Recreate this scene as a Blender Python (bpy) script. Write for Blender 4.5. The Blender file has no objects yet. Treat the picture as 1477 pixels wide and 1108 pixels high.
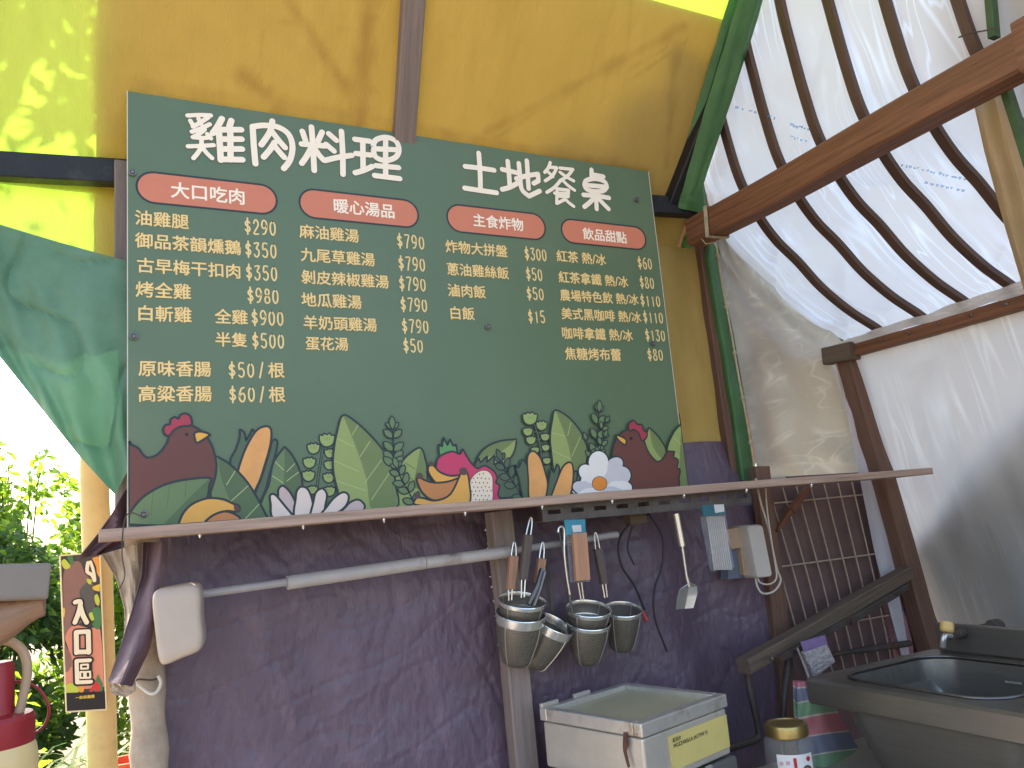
import bpy, bmesh, math, random
from mathutils import Vector, Matrix, noise, geometry
random.seed(7)
SC = bpy.context.scene
COL = SC.collection
R = math.radians

# ------------------------------------------------------------------ camera
YAW, PITCH, ROLL = 0.48202629, 0.17485426, -0.08599188
CAM = Vector((-0.05892098, -2.28700196, 1.37832371)); F = 1150.0; PW, PH = 1477.0, 1108.0
fw = Vector((math.sin(YAW)*math.cos(PITCH), math.cos(YAW)*math.cos(PITCH), math.sin(PITCH)))
r0 = Vector((math.cos(YAW), -math.sin(YAW), 0)); u0 = r0.cross(fw)
rt = math.cos(ROLL)*r0 + math.sin(ROLL)*u0; up = math.cos(ROLL)*u0 - math.sin(ROLL)*r0
cd = bpy.data.cameras.new('camera'); cam = bpy.data.objects.new('camera', cd); COL.objects.link(cam)
m3 = Matrix((rt, up, -fw)).transposed(); cam.matrix_world = Matrix.Translation(CAM) @ m3.to_4x4()
cd.sensor_fit = 'HORIZONTAL'; cd.sensor_width = 36; cd.lens = 36*F/PW; cd.clip_start = .02; cd.clip_end = 500
SC.camera = cam
# ------------------------------------------------------------------ light
SUN_EL, SUN_AZ = 40, -24          # azimuth from +Y, positive towards +X
w = bpy.data.worlds.new('World'); SC.world = w; w.use_nodes = True
nt = w.node_tree; bg = nt.nodes['Background']; sk = nt.nodes.new('ShaderNodeTexSky'); sk.sky_type = 'NISHITA'
sk.sun_disc = False; sk.sun_elevation = R(SUN_EL); sk.sun_rotation = R(SUN_AZ); sk.dust_density = 3; sk.air_density = 1.0
nt.links.new(sk.outputs[0], bg.inputs[0]); bg.inputs[1].default_value = 0.15
sd = bpy.data.lights.new('sun', 'SUN'); sd.energy = 4.0; sd.angle = R(.5); sd.color = (1, .93, .80)
so = bpy.data.objects.new('sun', sd); COL.objects.link(so)
SUN = Vector((math.sin(R(SUN_AZ))*math.cos(R(SUN_EL)), math.cos(R(SUN_AZ))*math.cos(R(SUN_EL)), math.sin(R(SUN_EL))))
so.rotation_euler = SUN.to_track_quat('Z', 'Y').to_euler(); so.location = (0, 0, 12)
SC.view_settings.view_transform = 'Standard'; SC.view_settings.look = 'None'
SC.view_settings.exposure = 2.2; SC.view_settings.gamma = 1
SC.cycles.use_denoising = True
SC.cycles.max_bounces = 12; SC.cycles.transmission_bounces = 8; SC.cycles.diffuse_bounces = 6; SC.cycles.transparent_max_bounces = 24

# ------------------------------------------------------------------ pixel of the photo -> point on a plane
def ray(px, py): return fw + (px-738.5)/F*rt - (py-554)/F*up
def oY(px, py, Y): d = ray(px, py); return CAM + d*((Y-CAM.y)/d.y)
def oX(px, py, X): d = ray(px, py); return CAM + d*((X-CAM.x)/d.x)
def oZ(px, py, Z): d = ray(px, py); return CAM + d*((Z-CAM.z)/d.z)
RZ0, RK = 2.71, 1.19              # roof plane: z = RZ0 - RK*y
def oR(px, py, off=0):
    d = ray(px, py); return CAM + d*((RZ0+off-RK*CAM.y-CAM.z)/(d.z+RK*d.y))
V = Vector

# ------------------------------------------------------------------ materials
def lin(c):
    c = c/255; return c/12.92 if c <= .04045 else ((c+.055)/1.055)**2.4
def rgb(c): return (lin(c[0]), lin(c[1]), lin(c[2]), 1)
MATS = {}
def M(name, c, rough=.6, var=.12, scale=7, bump=0., bscale=80, metal=0., trans=0., tc=None, coord='Object', stretch=(1, 1, 1), spec=.4, alpha=1., dirt=None, dscale=5, dlo=.55, dhi=.72, sheen=0):
    if name in MATS: return MATS[name]
    m = bpy.data.materials.new(name); m.use_nodes = True; t = m.node_tree; N = t.nodes; L = t.links
    p = N['Principled BSDF']; out = N['Material Output']
    p.inputs['Roughness'].default_value = rough; p.inputs['Metallic'].default_value = metal
    p.inputs['Specular IOR Level'].default_value = spec
    co = N.new('ShaderNodeTexCoord'); mp = N.new('ShaderNodeMapping'); mp.inputs['Scale'].default_value = stretch
    L.new(co.outputs[coord], mp.inputs[0])
    nz = N.new('ShaderNodeTexNoise'); nz.inputs['Scale'].default_value = scale; nz.inputs['Detail'].default_value = 6; nz.inputs['Roughness'].default_value = .65
    L.new(mp.outputs[0], nz.inputs[0])
    a = rgb(c); mx = N.new('ShaderNodeMix'); mx.data_type = 'RGBA'
    mr = N.new('ShaderNodeMapRange'); mr.inputs[1].default_value = .3; mr.inputs[2].default_value = .7; L.new(nz.outputs[0], mr.inputs[0])
    L.new(mr.outputs[0], mx.inputs[0])
    mx.inputs[6].default_value = tuple(max(0, x*(1-var)) for x in a[:3])+(1,); mx.inputs[7].default_value = tuple(min(1, x*(1+var)) for x in a[:3])+(1,)
    colr = mx.outputs[2]
    if dirt:
        n2 = N.new('ShaderNodeTexNoise'); n2.inputs['Scale'].default_value = dscale; n2.inputs['Detail'].default_value = 8; n2.inputs['Roughness'].default_value = .7
        L.new(mp.outputs[0], n2.inputs[0]); r2 = N.new('ShaderNodeMapRange'); r2.inputs[1].default_value = dlo; r2.inputs[2].default_value = dhi
        L.new(n2.outputs[0], r2.inputs[0]); m2 = N.new('ShaderNodeMix'); m2.data_type = 'RGBA'; m2.inputs[7].default_value = rgb(dirt)
        L.new(r2.outputs[0], m2.inputs[0]); L.new(colr, m2.inputs[6]); colr = m2.outputs[2]
    L.new(colr, p.inputs['Base Color'])
    nrm = None
    if bump:
        nb = N.new('ShaderNodeTexNoise'); nb.inputs['Scale'].default_value = bscale; nb.inputs['Detail'].default_value = 5
        L.new(mp.outputs[0], nb.inputs[0]); b = N.new('ShaderNodeBump'); b.inputs['Strength'].default_value = bump; b.inputs['Distance'].default_value = .01
        L.new(nb.outputs[0], b.inputs['Height']); nrm = b.outputs[0]; L.new(nrm, p.inputs['Normal'])
    sh = p.outputs[0]
    if trans:
        tr = N.new('ShaderNodeBsdfTranslucent')
        if tc: tr.inputs[0].default_value = rgb(tc)
        else: L.new(colr, tr.inputs[0])
        if nrm: L.new(nrm, tr.inputs['Normal'])
        ms = N.new('ShaderNodeMixShader'); ms.inputs[0].default_value = trans
        L.new(sh, ms.inputs[1]); L.new(tr.outputs[0], ms.inputs[2]); sh = ms.outputs[0]
    if alpha < 1:
        tp = N.new('ShaderNodeBsdfTransparent'); ms = N.new('ShaderNodeMixShader'); ms.inputs[0].default_value = alpha
        L.new(tp.outputs[0], ms.inputs[1]); L.new(sh, ms.inputs[2]); sh = ms.outputs[0]
    L.new(sh, out.inputs[0]); MATS[name] = m; return m
def wood(name, c, rough=.7, var=.35, knots=True, bump=.4):
    """grain runs along U (metres) of bars"""
    if name in MATS: return MATS[name]
    m = M(name, c, rough, var, 1.0, bump, 1.0, coord='UV', stretch=(3, 70, 1), dirt=tuple(int(x*.45) for x in c), dscale=.5, dlo=.55, dhi=.85)
    return m
def glass(name, c=(235, 240, 240), rough=.05, ior=1.45):
    m = bpy.data.materials.new(name); m.use_nodes = True; p = m.node_tree.nodes['Principled BSDF']
    p.inputs['Base Color'].default_value = rgb(c); p.inputs['Transmission Weight'].default_value = 1; p.inputs['Roughness'].default_value = rough; p.inputs['IOR'].default_value = ior
    return m

# ------------------------------------------------------------------ mesh builder
BASE = {}
def smooth_open(pts, n=6):
    P = [pts[0]]+list(pts)+[pts[-1]]; o = []
    for i in range(1, len(P)-2):
        for k in range(n):
            t = k/n; a, b, c, d = P[i-1], P[i], P[i+1], P[i+2]
            o.append(.5*((2*b)+(c-a)*t+(2*a-5*b+4*c-d)*t*t+(3*b-a-3*c+d)*t**3))
    o.append(P[-2]); return o
def smooth_closed(pts, n=5, corner=80):
    N = len(pts); o = []; sharp = []
    for i in range(N):
        a = pts[i-1]-pts[i]; b = pts[(i+1) % N]-pts[i]
        sharp.append(a.length > 1e-6 and b.length > 1e-6 and math.degrees(a.angle(b)) < corner)
    for i in range(N):
        b, c = pts[i], pts[(i+1) % N]
        a = b if sharp[i] else pts[i-1]; d = c if sharp[(i+1) % N] else pts[(i+2) % N]
        for k in range(n):
            t = k/n; o.append(.5*((2*b)+(c-a)*t+(2*a-5*b+4*c-d)*t*t+(3*b-a-3*c+d)*t**3))
    return o
class MB:
    def __init__(s): s.v = []; s.f = []; s.m = []; s.uv = []
    def face(s, idx, mi=0, uv=None): s.f.append(tuple(idx)); s.m.append(mi); s.uv.append(uv)
    def add(s, vs): i = len(s.v); s.v += [V(x) for x in vs]; return i
    def quad(s, a, b, c, d, mi=0, uv=None): i = s.add((a, b, c, d)); s.face((i, i+1, i+2, i+3), mi, uv)
    def box(s, c, size, rot=None, mi=0, taper=1.0):
        c = V(c); h = V(size)/2; q = []
        for z in (-1, 1):
            k = 1 if z > 0 else taper
            for x, y in ((-1, -1), (1, -1), (1, 1), (-1, 1)):
                p = V((x*h.x*k, y*h.y*k, z*h.z)); q.append(c+(rot @ p if rot else p))
        i = s.add(q); L = max(size)
        for f in ((0, 3, 2, 1), (4, 5, 6, 7), (0, 1, 5, 4), (1, 2, 6, 5), (2, 3, 7, 6), (3, 0, 4, 7)):
            s.face([i+k for k in f], mi, [(0, 0), (L, 0), (L, L), (0, L)])
    def bar(s, p0, p1, wd, ht, upv=(0, 0, 1), mi=0, segs=1, wob=0, w1=None, h1=None):
        p0, p1 = V(p0), V(p1); d = (p1-p0); L = d.length; d.normalize(); upv = V(upv)
        x = d.cross(upv).normalized(); z = x.cross(d).normalized(); rings = []; off = random.random()*9
        w1 = w1 or wd; h1 = h1 or ht
        for k in range(segs+1):
            t = k/segs; c = p0.lerp(p1, t)
            if wob: c = c + x*wob*noise.noise(c*2.3+V((off, 0, 0))) + z*wob*noise.noise(c*2.1+V((0, off, 5)))
            a, b = (wd+(w1-wd)*t)/2, (ht+(h1-ht)*t)/2; e = min(a, b)*.16
            ring = [(-a+e, -b), (a-e, -b), (a, -b+e), (a, b-e), (a-e, b), (-a+e, b), (-a, b-e), (-a, -b+e)]
            rings.append((s.add([c+x*q+z*r for q, r in ring]), t*L))
        off *= 3
        for k in range(segs):
            (i, u0_), (j, u1_) = rings[k], rings[k+1]; acc = off
            for q in range(8):
                q2 = (q+1) % 8; wdt = (s.v[i+q]-s.v[i+q2]).length
                s.face((i+q, i+q2, j+q2, j+q), mi, [(u0_, acc), (u0_, acc+wdt), (u1_, acc+wdt), (u1_, acc)]); acc += wdt
        i = rings[0][0]; s.face([i+q for q in range(7, -1, -1)], mi, [(off*.01+(s.v[i+q]-s.v[i]).length*.3, off+q*.004) for q in range(7, -1, -1)])
        i = rings[-1][0]; s.face([i+q for q in range(8)], mi, [(off*.01+(s.v[i+q]-s.v[i]).length*.3, off+q*.004) for q in range(8)])
    def tube(s, pts, r, n=10, mi=0, caps=True, closed=False):
        pts = [V(p) for p in pts]; N = len(pts); rs = r if isinstance(r, (list, tuple)) else [r]*N
        prev = None; rings = []; acc = 0
        for k in range(N):
            a = pts[k-1] if (k > 0 or closed) else pts[k]; b = pts[(k+1) % N] if (k < N-1 or closed) else pts[k]
            d = (b-a)
            if d.length < 1e-9: d = V((0, 0, 1))
            d.normalize()
            if prev is None:
                x = d.cross(V((0, 0, 1)));
                if x.length < .05: x = d.cross(V((0, 1, 0)))
            else: x = prev - d*prev.dot(d)
            x.normalize(); y = d.cross(x); prev = x
            if k: acc += (pts[k]-pts[k-1]).length
            rings.append((s.add([pts[k]+(x*math.cos(2*math.pi*q/n)+y*math.sin(2*math.pi*q/n))*rs[k] for q in range(n)]), acc))
        for k in range(N if closed else N-1):
            (i, u), (j, u2) = rings[k], rings[(k+1) % N]
            for q in range(n):
                q2 = (q+1) % n; w_ = 2*math.pi*rs[k]/n
                s.face((i+q, i+q2, j+q2, j+q), mi, [(u, q*w_), (u, q*w_+w_), (u2, q*w_+w_), (u2, q*w_)])
        if caps and not closed:
            s.face([rings[0][0]+q for q in range(n-1, -1, -1)], mi); s.face([rings[-1][0]+q for q in range(n)], mi)
    def lathe(s, prof, n=28, mat=None, mi=0, capb=False, capt=False):
        mat = mat or Matrix(); rings = []
        for r_, z in prof: rings.append(s.add([mat @ V((r_*math.cos(2*math.pi*q/n), r_*math.sin(2*math.pi*q/n), z)) for q in range(n)]))
        for a, b in zip(rings, rings[1:]):
            for q in range(n):
                q2 = (q+1) % n; s.face((a+q, a+q2, b+q2, b+q), mi, [(q/n, 0), ((q+1)/n, 0), ((q+1)/n, 1), (q/n, 1)])
        if capb: s.face([rings[0]+q for q in range(n-1, -1, -1)], mi)
        if capt: s.face([rings[-1]+q for q in range(n)], mi)
    def sheet(s, fn, nu, nv, mi=0):
        i = s.add([fn(u/nu, v/nv) for v in range(nv+1) for u in range(nu+1)])
        for v in range(nv):
            for u in range(nu):
                a = i+v*(nu+1)+u
                s.face((a, a+1, a+nu+2, a+nu+1), mi, [(u/nu, v/nv), ((u+1)/nu, v/nv), ((u+1)/nu, (v+1)/nv), (u/nu, (v+1)/nv)])
    def poly(s, pts, mi=0):
        i = s.add(pts)
        for t in geometry.tessellate_polygon([[V(p) for p in pts]]): s.face([i+k for k in t], mi)
    def prism(s, pts, d, mi=0):
        """flat outline pts pushed along vector d"""
        d = V(d); pts = [V(p) for p in pts]; n = len(pts); i = s.add(pts); j = s.add([p+d for p in pts])
        for t in geometry.tessellate_polygon([pts]):
            s.face([i+k for k in t], mi); s.face([j+k for k in reversed(t)], mi)
        for k in range(n): s.face((i+k, i+(k+1) % n, j+(k+1) % n, j+k), mi)
    def build(s, name, mats, parent=None, base=None, smooth=False, bevel=0, solid=0, normals=True):
        if parent is not None: b = BASE[parent.name]
        elif base is not None: b = V(base)
        else:
            xs = [p.x for p in s.v]; ys = [p.y for p in s.v]; zs = [p.z for p in s.v]
            b = V(((min(xs)+max(xs))/2, (min(ys)+max(ys))/2, min(zs)))
        me = bpy.data.meshes.new(name); me.from_pydata([p-b for p in s.v], [], s.f)
        for mt in (mats if isinstance(mats, (list, tuple)) else [mats]): me.materials.append(mt)
        me.polygons.foreach_set('material_index', s.m)
        ul = me.uv_layers.new(name='UVMap'); k = 0
        for f, uv in zip(s.f, s.uv):
            for q in range(len(f)):
                ul.data[k].uv = uv[q] if uv else (s.v[f[q]].x+s.v[f[q]].y, s.v[f[q]].z); k += 1
        if normals:
            bm = bmesh.new(); bm.from_mesh(me); bmesh.ops.recalc_face_normals(bm, faces=bm.faces); bm.to_mesh(me); bm.free()
        if smooth: me.polygons.foreach_set('use_smooth', [True]*len(me.polygons))
        me.update(); o = bpy.data.objects.new(name, me); COL.objects.link(o)
        if parent is not None: o.parent = parent
        else: o.location = b
        BASE[o.name] = b
        if bevel:
            md = o.modifiers.new('bevel', 'BEVEL'); md.width = bevel; md.segments = 2; md.limit_method = 'ANGLE'; md.angle_limit = R(40)
        if solid:
            md = o.modifiers.new('solid', 'SOLIDIFY'); md.thickness = solid; md.offset = 0
        if smooth and (bevel or True):
            try:
                md = o.modifiers.new('split', 'EDGE_SPLIT'); md.split_angle = R(28)
            except Exception: pass
        return o
def thing(name, label, cat, base, group=None):
    o = bpy.data.objects.new(name, None); o.empty_display_size = .05; COL.objects.link(o); o.location = base; BASE[o.name] = V(base)
    return tag(o, label, cat, group)
def tag(o, label, cat, group=None, kind=None):
    o['label'] = label; o['category'] = cat
    if group: o['group'] = group
    if kind: o['kind'] = kind
    return o
def nz(x, y=0, z=0): return noise.noise(V((x, y, z)))
def dup(o, loc, label):
    c = o.copy(); COL.objects.link(c); c.location = loc; c['label'] = label; BASE[c.name] = V(loc)
    for ch in list(o.children):
        d = ch.copy(); COL.objects.link(d); d.parent = c
    return c

# ------------------------------------------------------------------ material set
m_yellow = M('yellow_tarp', (216, 178, 104), .7, .10, 4, .3, 160, trans=.42, tc=(134, 178, 52), dirt=(176, 136, 84), dscale=2.2, dlo=.5, dhi=.8, stretch=(1.6, .35, .35))
m_cover = M('outer_olive_cover', (150, 132, 100), .8, .15, 3, trans=.30, tc=(225, 140, 104))
m_green = M('green_tarp', (92, 126, 102), .6, .2, 3, .25, 30, trans=.06, tc=(90, 150, 100), dirt=(120, 150, 128), dscale=2, dlo=.45, dhi=.8)
m_hem = M('green_hem', (74, 112, 68), .55, .2, 6, .3, 60, trans=.10, tc=(70, 160, 60))
m_purple = M('purple_tarp', (99, 81, 93), .44, .2, 2.2, .6, 34, dirt=(126, 104, 112), dscale=9, dlo=.52, dhi=.9, stretch=(1.5, 1, .7))
m_purple2 = M('purple_flap', (90, 68, 74), .6, .2, 9, .3, 40)
m_film = M('white_film', (222, 216, 208), .35, .05, 4, .08, 14, trans=.66, tc=(238, 227, 213), spec=.5, alpha=.98)
m_film_old = M('old_film', (186, 180, 168), .4, .16, 2.5, .2, 25, trans=.4, tc=(190, 178, 162), spec=.5, dirt=(160, 150, 130), dscale=1.6, dlo=.45, dhi=.95)
m_film_wall = M('wall_film', (214, 208, 200), .4, .08, 2.5, .15, 25, trans=.54, tc=(222, 208, 196), spec=.5, alpha=.985)
def streaks(m, c, scale, stretch, rot, wdt=.06, amt=.8):
    """cloudy film: crease lines where the film is doubled up"""
    t = m.node_tree; N = t.nodes; L = t.links; p = N['Principled BSDF']; tr = [n for n in N if n.type == 'BSDF_TRANSLUCENT'][0]
    uv = N.new('ShaderNodeTexCoord'); acc = None
    for q in range(2):
        mp = N.new('ShaderNodeMapping'); mp.inputs['Rotation'].default_value = (0, 0, rot+q*.5); mp.inputs['Scale'].default_value = stretch; mp.inputs['Location'].default_value = (q*3.3, q*1.7, 0); L.new(uv.outputs['UV'], mp.inputs[0])
        n = N.new('ShaderNodeTexNoise'); n.inputs['Scale'].default_value = scale*(1+q*.8); n.inputs['Detail'].default_value = 1.0; n.inputs['Distortion'].default_value = 0; L.new(mp.outputs[0], n.inputs[0])
        a = N.new('ShaderNodeMath'); a.operation = 'SUBTRACT'; a.inputs[1].default_value = .5; L.new(n.outputs[0], a.inputs[0])
        b = N.new('ShaderNodeMath'); b.operation = 'ABSOLUTE'; L.new(a.outputs[0], b.inputs[0])
        r = N.new('ShaderNodeMapRange'); r.inputs[1].default_value = wdt*(.6 if q else 1); r.inputs[2].default_value = 0; r.inputs[3].default_value = 0; r.inputs[4].default_value = amt; L.new(b.outputs[0], r.inputs[0])
        g2 = N.new('ShaderNodeTexNoise'); g2.inputs['Scale'].default_value = 5; L.new(uv.outputs['UV'], g2.inputs[0]); r2 = N.new('ShaderNodeMapRange'); r2.inputs[1].default_value = .42; r2.inputs[2].default_value = .62; L.new(g2.outputs[0], r2.inputs[0])
        mu = N.new('ShaderNodeMath'); mu.operation = 'MULTIPLY'; L.new(r.outputs[0], mu.inputs[0]); L.new(r2.outputs[0], mu.inputs[1])
        if acc is None: acc = mu.outputs[0]
        else:
            mxm = N.new('ShaderNodeMath'); mxm.operation = 'MAXIMUM'; L.new(acc, mxm.inputs[0]); L.new(mu.outputs[0], mxm.inputs[1]); acc = mxm.outputs[0]
    for sk_, base in ((p.inputs['Base Color'], None), (tr.inputs[0], tr.inputs[0].default_value[:])):
        mx = N.new('ShaderNodeMix'); mx.data_type = 'RGBA'; mx.inputs[7].default_value = rgb(c); L.new(acc, mx.inputs[0])
        if base is None: L.new(sk_.links[0].from_socket, mx.inputs[6])
        else: mx.inputs[6].default_value = base
        L.new(mx.outputs[2], sk_)
streaks(m_film, (255, 255, 255), 2.2, (11, .8, 1), .42, .035, 1)
streaks(m_film_old, (236, 230, 216), 1.3, (.9, 5.5, 1), -.42, .04, .4)
streaks(m_film_wall, (246, 240, 230), 1.8, (9, .9, 1), .30, .04, .7)
m_beam = wood('red_brown_beam', (120, 78, 54), .6, .45)
m_rib = wood('dark_batten', (88, 64, 52), .6, .35)
m_post = wood('grey_brown_post', (132, 116, 108), .8, .3)
m_postd = wood('brown_post', (108, 78, 62), .7, .3)
m_shelf = wood('shelf_wood', (166, 138, 120), .7, .35)
m_shelfr = wood('strut_wood', (96, 80, 66), .8, .35)
m_black = M('black_paint', (30, 28, 30), .5, .3, 20, .2, 90, dirt=(60, 54, 50), dscale=9)
m_steel = M('brushed_steel', (196, 190, 182), .34, .12, 3, .06, 120, metal=.7, stretch=(1, 8, 30))
m_steeld = M('dull_steel', (112, 108, 104), .42, .2, 5, .1, 60, metal=1)
m_chrome = M('bright_steel', (222, 218, 210), .22, .08, 10, metal=.75)
m_iron = M('rusty_iron', (86, 76, 70), .6, .3, 14, .3, 80, metal=.5, dirt=(98, 60, 40), dscale=12)
m_white = M('dirty_white_plastic', (186, 166, 148), .45, .06, 6, dirt=(150, 120, 90), dscale=9, dlo=.62, dhi=.75)
m_cloth = M('dirty_white_cloth', (180, 162, 142), .9, .14, 8, .5, 40, trans=.2, dirt=(140, 118, 96), dscale=6, dlo=.5, dhi=.75)
m_rope = M('twine', (176, 160, 130), .9, .25, 60, .5, 200)
m_cream = M('cream_cloth', (206, 180, 140), .9, .12, 5, .3, 30, trans=.35)

# ------------------------------------------------------------------ setting
g = MB(); g.sheet(lambda u, v: V(((u-.5)*240, (v-.5)*240, -.004+.02*nz(u*300, v*300))), 60, 60)
o = g.build('ground', M('earth', (118, 104, 84), .95, .3, 1.5, .5, 30, dirt=(70, 84, 44), dscale=.8), base=(0, 0, 0)); o['kind'] = 'structure'
g = MB(); g.box((.6, -1.2, .012), (5.2, 3.6, .04)); o = g.build('floor', M('concrete', (150, 144, 136), .9, .15, 5, .3, 40, dirt=(96, 90, 84), dscale=3)); o['kind'] = 'structure'

# ------------------------------------------------------------------ roof and tarps
def roofp(x, y, off=0): return V((x, y, RZ0-RK*y+off))
def f_roof(u, v):
    x = -1.7+3.78*u; y = .215-1.3*v
    p = roofp(x, y); k = .010*nz(x*1.7, y*2.2)+.005*nz(x*6, y*5, 3)-.012*math.sin(min(1, v*2)*math.pi)*abs(math.sin((x-.75)*2.2))
    return p+V((0, .77*k, .64*k))
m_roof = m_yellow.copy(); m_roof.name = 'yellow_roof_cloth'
def add_stain_shade(m, c):
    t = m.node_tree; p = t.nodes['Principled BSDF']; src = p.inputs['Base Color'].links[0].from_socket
    at = t.nodes.new('ShaderNodeAttribute'); at.attribute_name = 'stain_shade'; mx = t.nodes.new('ShaderNodeMix'); mx.data_type = 'RGBA'; mx.inputs[7].default_value = rgb(c)
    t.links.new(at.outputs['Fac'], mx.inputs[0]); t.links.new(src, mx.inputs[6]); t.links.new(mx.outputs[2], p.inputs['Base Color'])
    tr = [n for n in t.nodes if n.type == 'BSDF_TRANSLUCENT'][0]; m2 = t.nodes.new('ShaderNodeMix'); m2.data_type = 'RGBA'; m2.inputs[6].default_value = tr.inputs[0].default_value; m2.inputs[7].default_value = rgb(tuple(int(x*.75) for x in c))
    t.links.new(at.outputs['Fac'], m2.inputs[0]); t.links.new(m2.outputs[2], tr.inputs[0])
add_stain_shade(m_roof, (120, 84, 44))
def set_stain_shade(o, segs):  # painted bands: beam and branch shadows along with stains and seam lines
    me = o.data; at = me.attributes.new('stain_shade', 'FLOAT', 'POINT'); b = BASE[o.name]; vals = []
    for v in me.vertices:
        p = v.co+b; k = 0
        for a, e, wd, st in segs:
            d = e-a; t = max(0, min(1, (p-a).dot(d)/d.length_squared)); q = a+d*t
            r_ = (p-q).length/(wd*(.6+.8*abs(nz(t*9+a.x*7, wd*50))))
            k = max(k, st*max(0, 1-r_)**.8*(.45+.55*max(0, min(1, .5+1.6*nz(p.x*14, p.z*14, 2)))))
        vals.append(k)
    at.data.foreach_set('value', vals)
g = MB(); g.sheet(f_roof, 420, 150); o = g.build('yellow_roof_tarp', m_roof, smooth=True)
sg_ = lambda x0, y0, x1, y1, wd, st: (oR(x0, y0), oR(x1, y1), wd, st)
set_stain_shade(o, [sg_(690, 215, 800, 140, .022, .4), sg_(700, 190, 985, 40, .03, .34), sg_(790, 160, 960, 70, .012, .45), sg_(870, 140, 990, 60, .014, .35), sg_(415, 0, 505, 135, .03, .36), sg_(440, 40, 470, 90, .014, .5), sg_(210, 2, 560, 52, .006, .5), sg_(383, 0, 372, 150, .007, .5), sg_(530, 0, 520, 175, .05, .4), sg_(350, 110, 400, 150, .05, .4), sg_(200, 120, 560, 175, .03, .25), sg_(600, 185, 930, 245, .035, .45), sg_(975, 60, 960, 240, .03, .3), sg_(910, 0, 900, 120, .02, .2)]); tag(o, 'yellow tarpaulin roof sloping up above the green menu board', 'tarp')
g = MB()
for (x0, x1, y0, y1) in ((-.091, 2.12, .25, -.328), (-.091, 2.12, -.53, -1.10), (-1.75, -.62, .25, -1.10), (-.62, -.091, -.30, -1.10)):
    g.sheet(lambda u, v: roofp(x0+(x1-x0)*u, y0+(y1-y0)*v, .045), 4, 4)
o = g.build('roof_cover', m_cover); tag(o, 'second olive cover sheet lying over the yellow tarpaulin roof', 'tarp')
g = MB()
g.sheet(lambda u, v: V((2.33*u, .20+.008*nz(u*7, v*5)+.004*nz(u*22, v*4), 1.60+.86*v)), 70, 26)
o = g.build('yellow_wall_tarp', m_yellow, smooth=True); tag(o, 'yellow tarpaulin wall behind the menu board above the purple sheet', 'tarp')
g = MB()
g.sheet(lambda u, v: V((-1.6+1.598*u, .20+.008*nz(u*7, v*5, 2), 2.06+.40*v)), 40, 12)
o = g.build('yellow_side_tarp', m_yellow, smooth=True); tag(o, 'sunlit yellow strip of tarpaulin under the dark pole left of the board', 'tarp')
g = MB(); g.quad((.06, .245, 1.55), (2.4, .245, 1.55), (2.4, .245, 2.47), (.06, .245, 2.47)); g.quad((-.105, .245, 2.02), (.06, .245, 2.02), (.06, .245, 2.47), (-.105, .245, 2.47)); o = g.build('wall_cover', m_cover); tag(o, 'olive cover sheet hung outside the yellow tarpaulin wall', 'tarp')

def f_purple(u, v):
    x = .02+2.26*u; z = -.02+1.66*v
    y = .10+.018*nz(x*2.2, z*1.3, 4)+.007*nz(x*7, z*4, 1)+.004*nz(x*3+z*9, z*5-x*6, 8)
    y += .0035*max(0, 1-abs(nz(x*4.1+z*.8, z*2.4, 21))*8)**2+.003*max(0, 1-abs(nz(x*4.3-z*4.6, z*5.0, 33))*9)**2-.0025*max(0, 1-abs(nz(x*11+z*6, z*9-x*4, 41))*7)**2+.002*max(0, 1-abs(nz(x*19, z*6, 51))*5)**2
    y += .085*min(1, max(0, (z-1.22)/.4))
    if x > 1.06: y += .016*math.sin((x-1.06)*15+z*1.2+2*nz(x*2, z*1.2))*min(1, (x-1.06)*4)
    return V((x, y, z))
g = MB(); g.sheet(f_purple, 330, 240)
tp = thing('purple_tarp', 'creased dark purple tarpaulin hanging below the shelf', 'tarp', (1.1, .1, 0))
g.build('sheet', m_purple, tp, smooth=True)
pts = []
for k in range(90):
    z = 1.38-.66*k/89; pts.append(V((1.035+.010*(-1 if k % 2 else 1)*random.uniform(.3, 1)+.03*k/89+.0, .067-.004*(k % 3), z+random.uniform(-.004, .004))))
g = MB()
for k in range(0, 88):
    if random.random() < .55: g.tube([pts[k], (pts[k]+pts[k+1])/2+V((random.uniform(-.008, .008), -.004, 0)), pts[k+1]], .0012, 5)
g.build('seam_lacing', M('lacing', (215, 208, 205), .8), tp, smooth=True)
# purple flap at the left end
fl_l = [(206, 782), (204, 830), (190, 880), (170, 943), (156, 984)]; fl_r = [(236, 782), (230, 840), (224, 895), (216, 935), (190, 990)]
def along(P, t):
    t *= len(P)-1; i = min(int(t), len(P)-2); f = t-i
    return (P[i][0]*(1-f)+P[i+1][0]*f, P[i][1]*(1-f)+P[i+1][1]*f)
def f_flap(u, v):
    a, b = along(fl_l, v), along(fl_r, v); x, y = a[0]*(1-u)+b[0]*u, a[1]*(1-u)+b[1]*u
    return oY(x, y, -.075+.02*math.sin(u*5+v*2)+.008*nz(u*3, v*4))
g = MB(); g.sheet(f_flap, 12, 26); o = g.build('purple_flap', m_purple2, smooth=True, solid=.002); tag(o, 'loose strip of purple tarpaulin hanging down beside the white canister', 'tarp')
fa = [(112, 806), (140, 772), (165, 735), (184, 700)]; fb = [(150, 800), (186, 790), (196, 770), (196, 735)]
def f_fl2(u, v):
    a, b = along(fa, v), along(fb, v); return oY(a[0]*(1-u)+b[0]*u, a[1]*(1-u)+b[1]*u, .03+.03*nz(u*3, v*3)+.03*math.sin(u*3))
g = MB(); g.sheet(f_fl2, 12, 16); o = g.build('purple_corner', m_purple2, smooth=True, solid=.002); tag(o, 'bunched dark corner of tarpaulin sticking out at the left end of the shelf', 'tarp')

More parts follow.
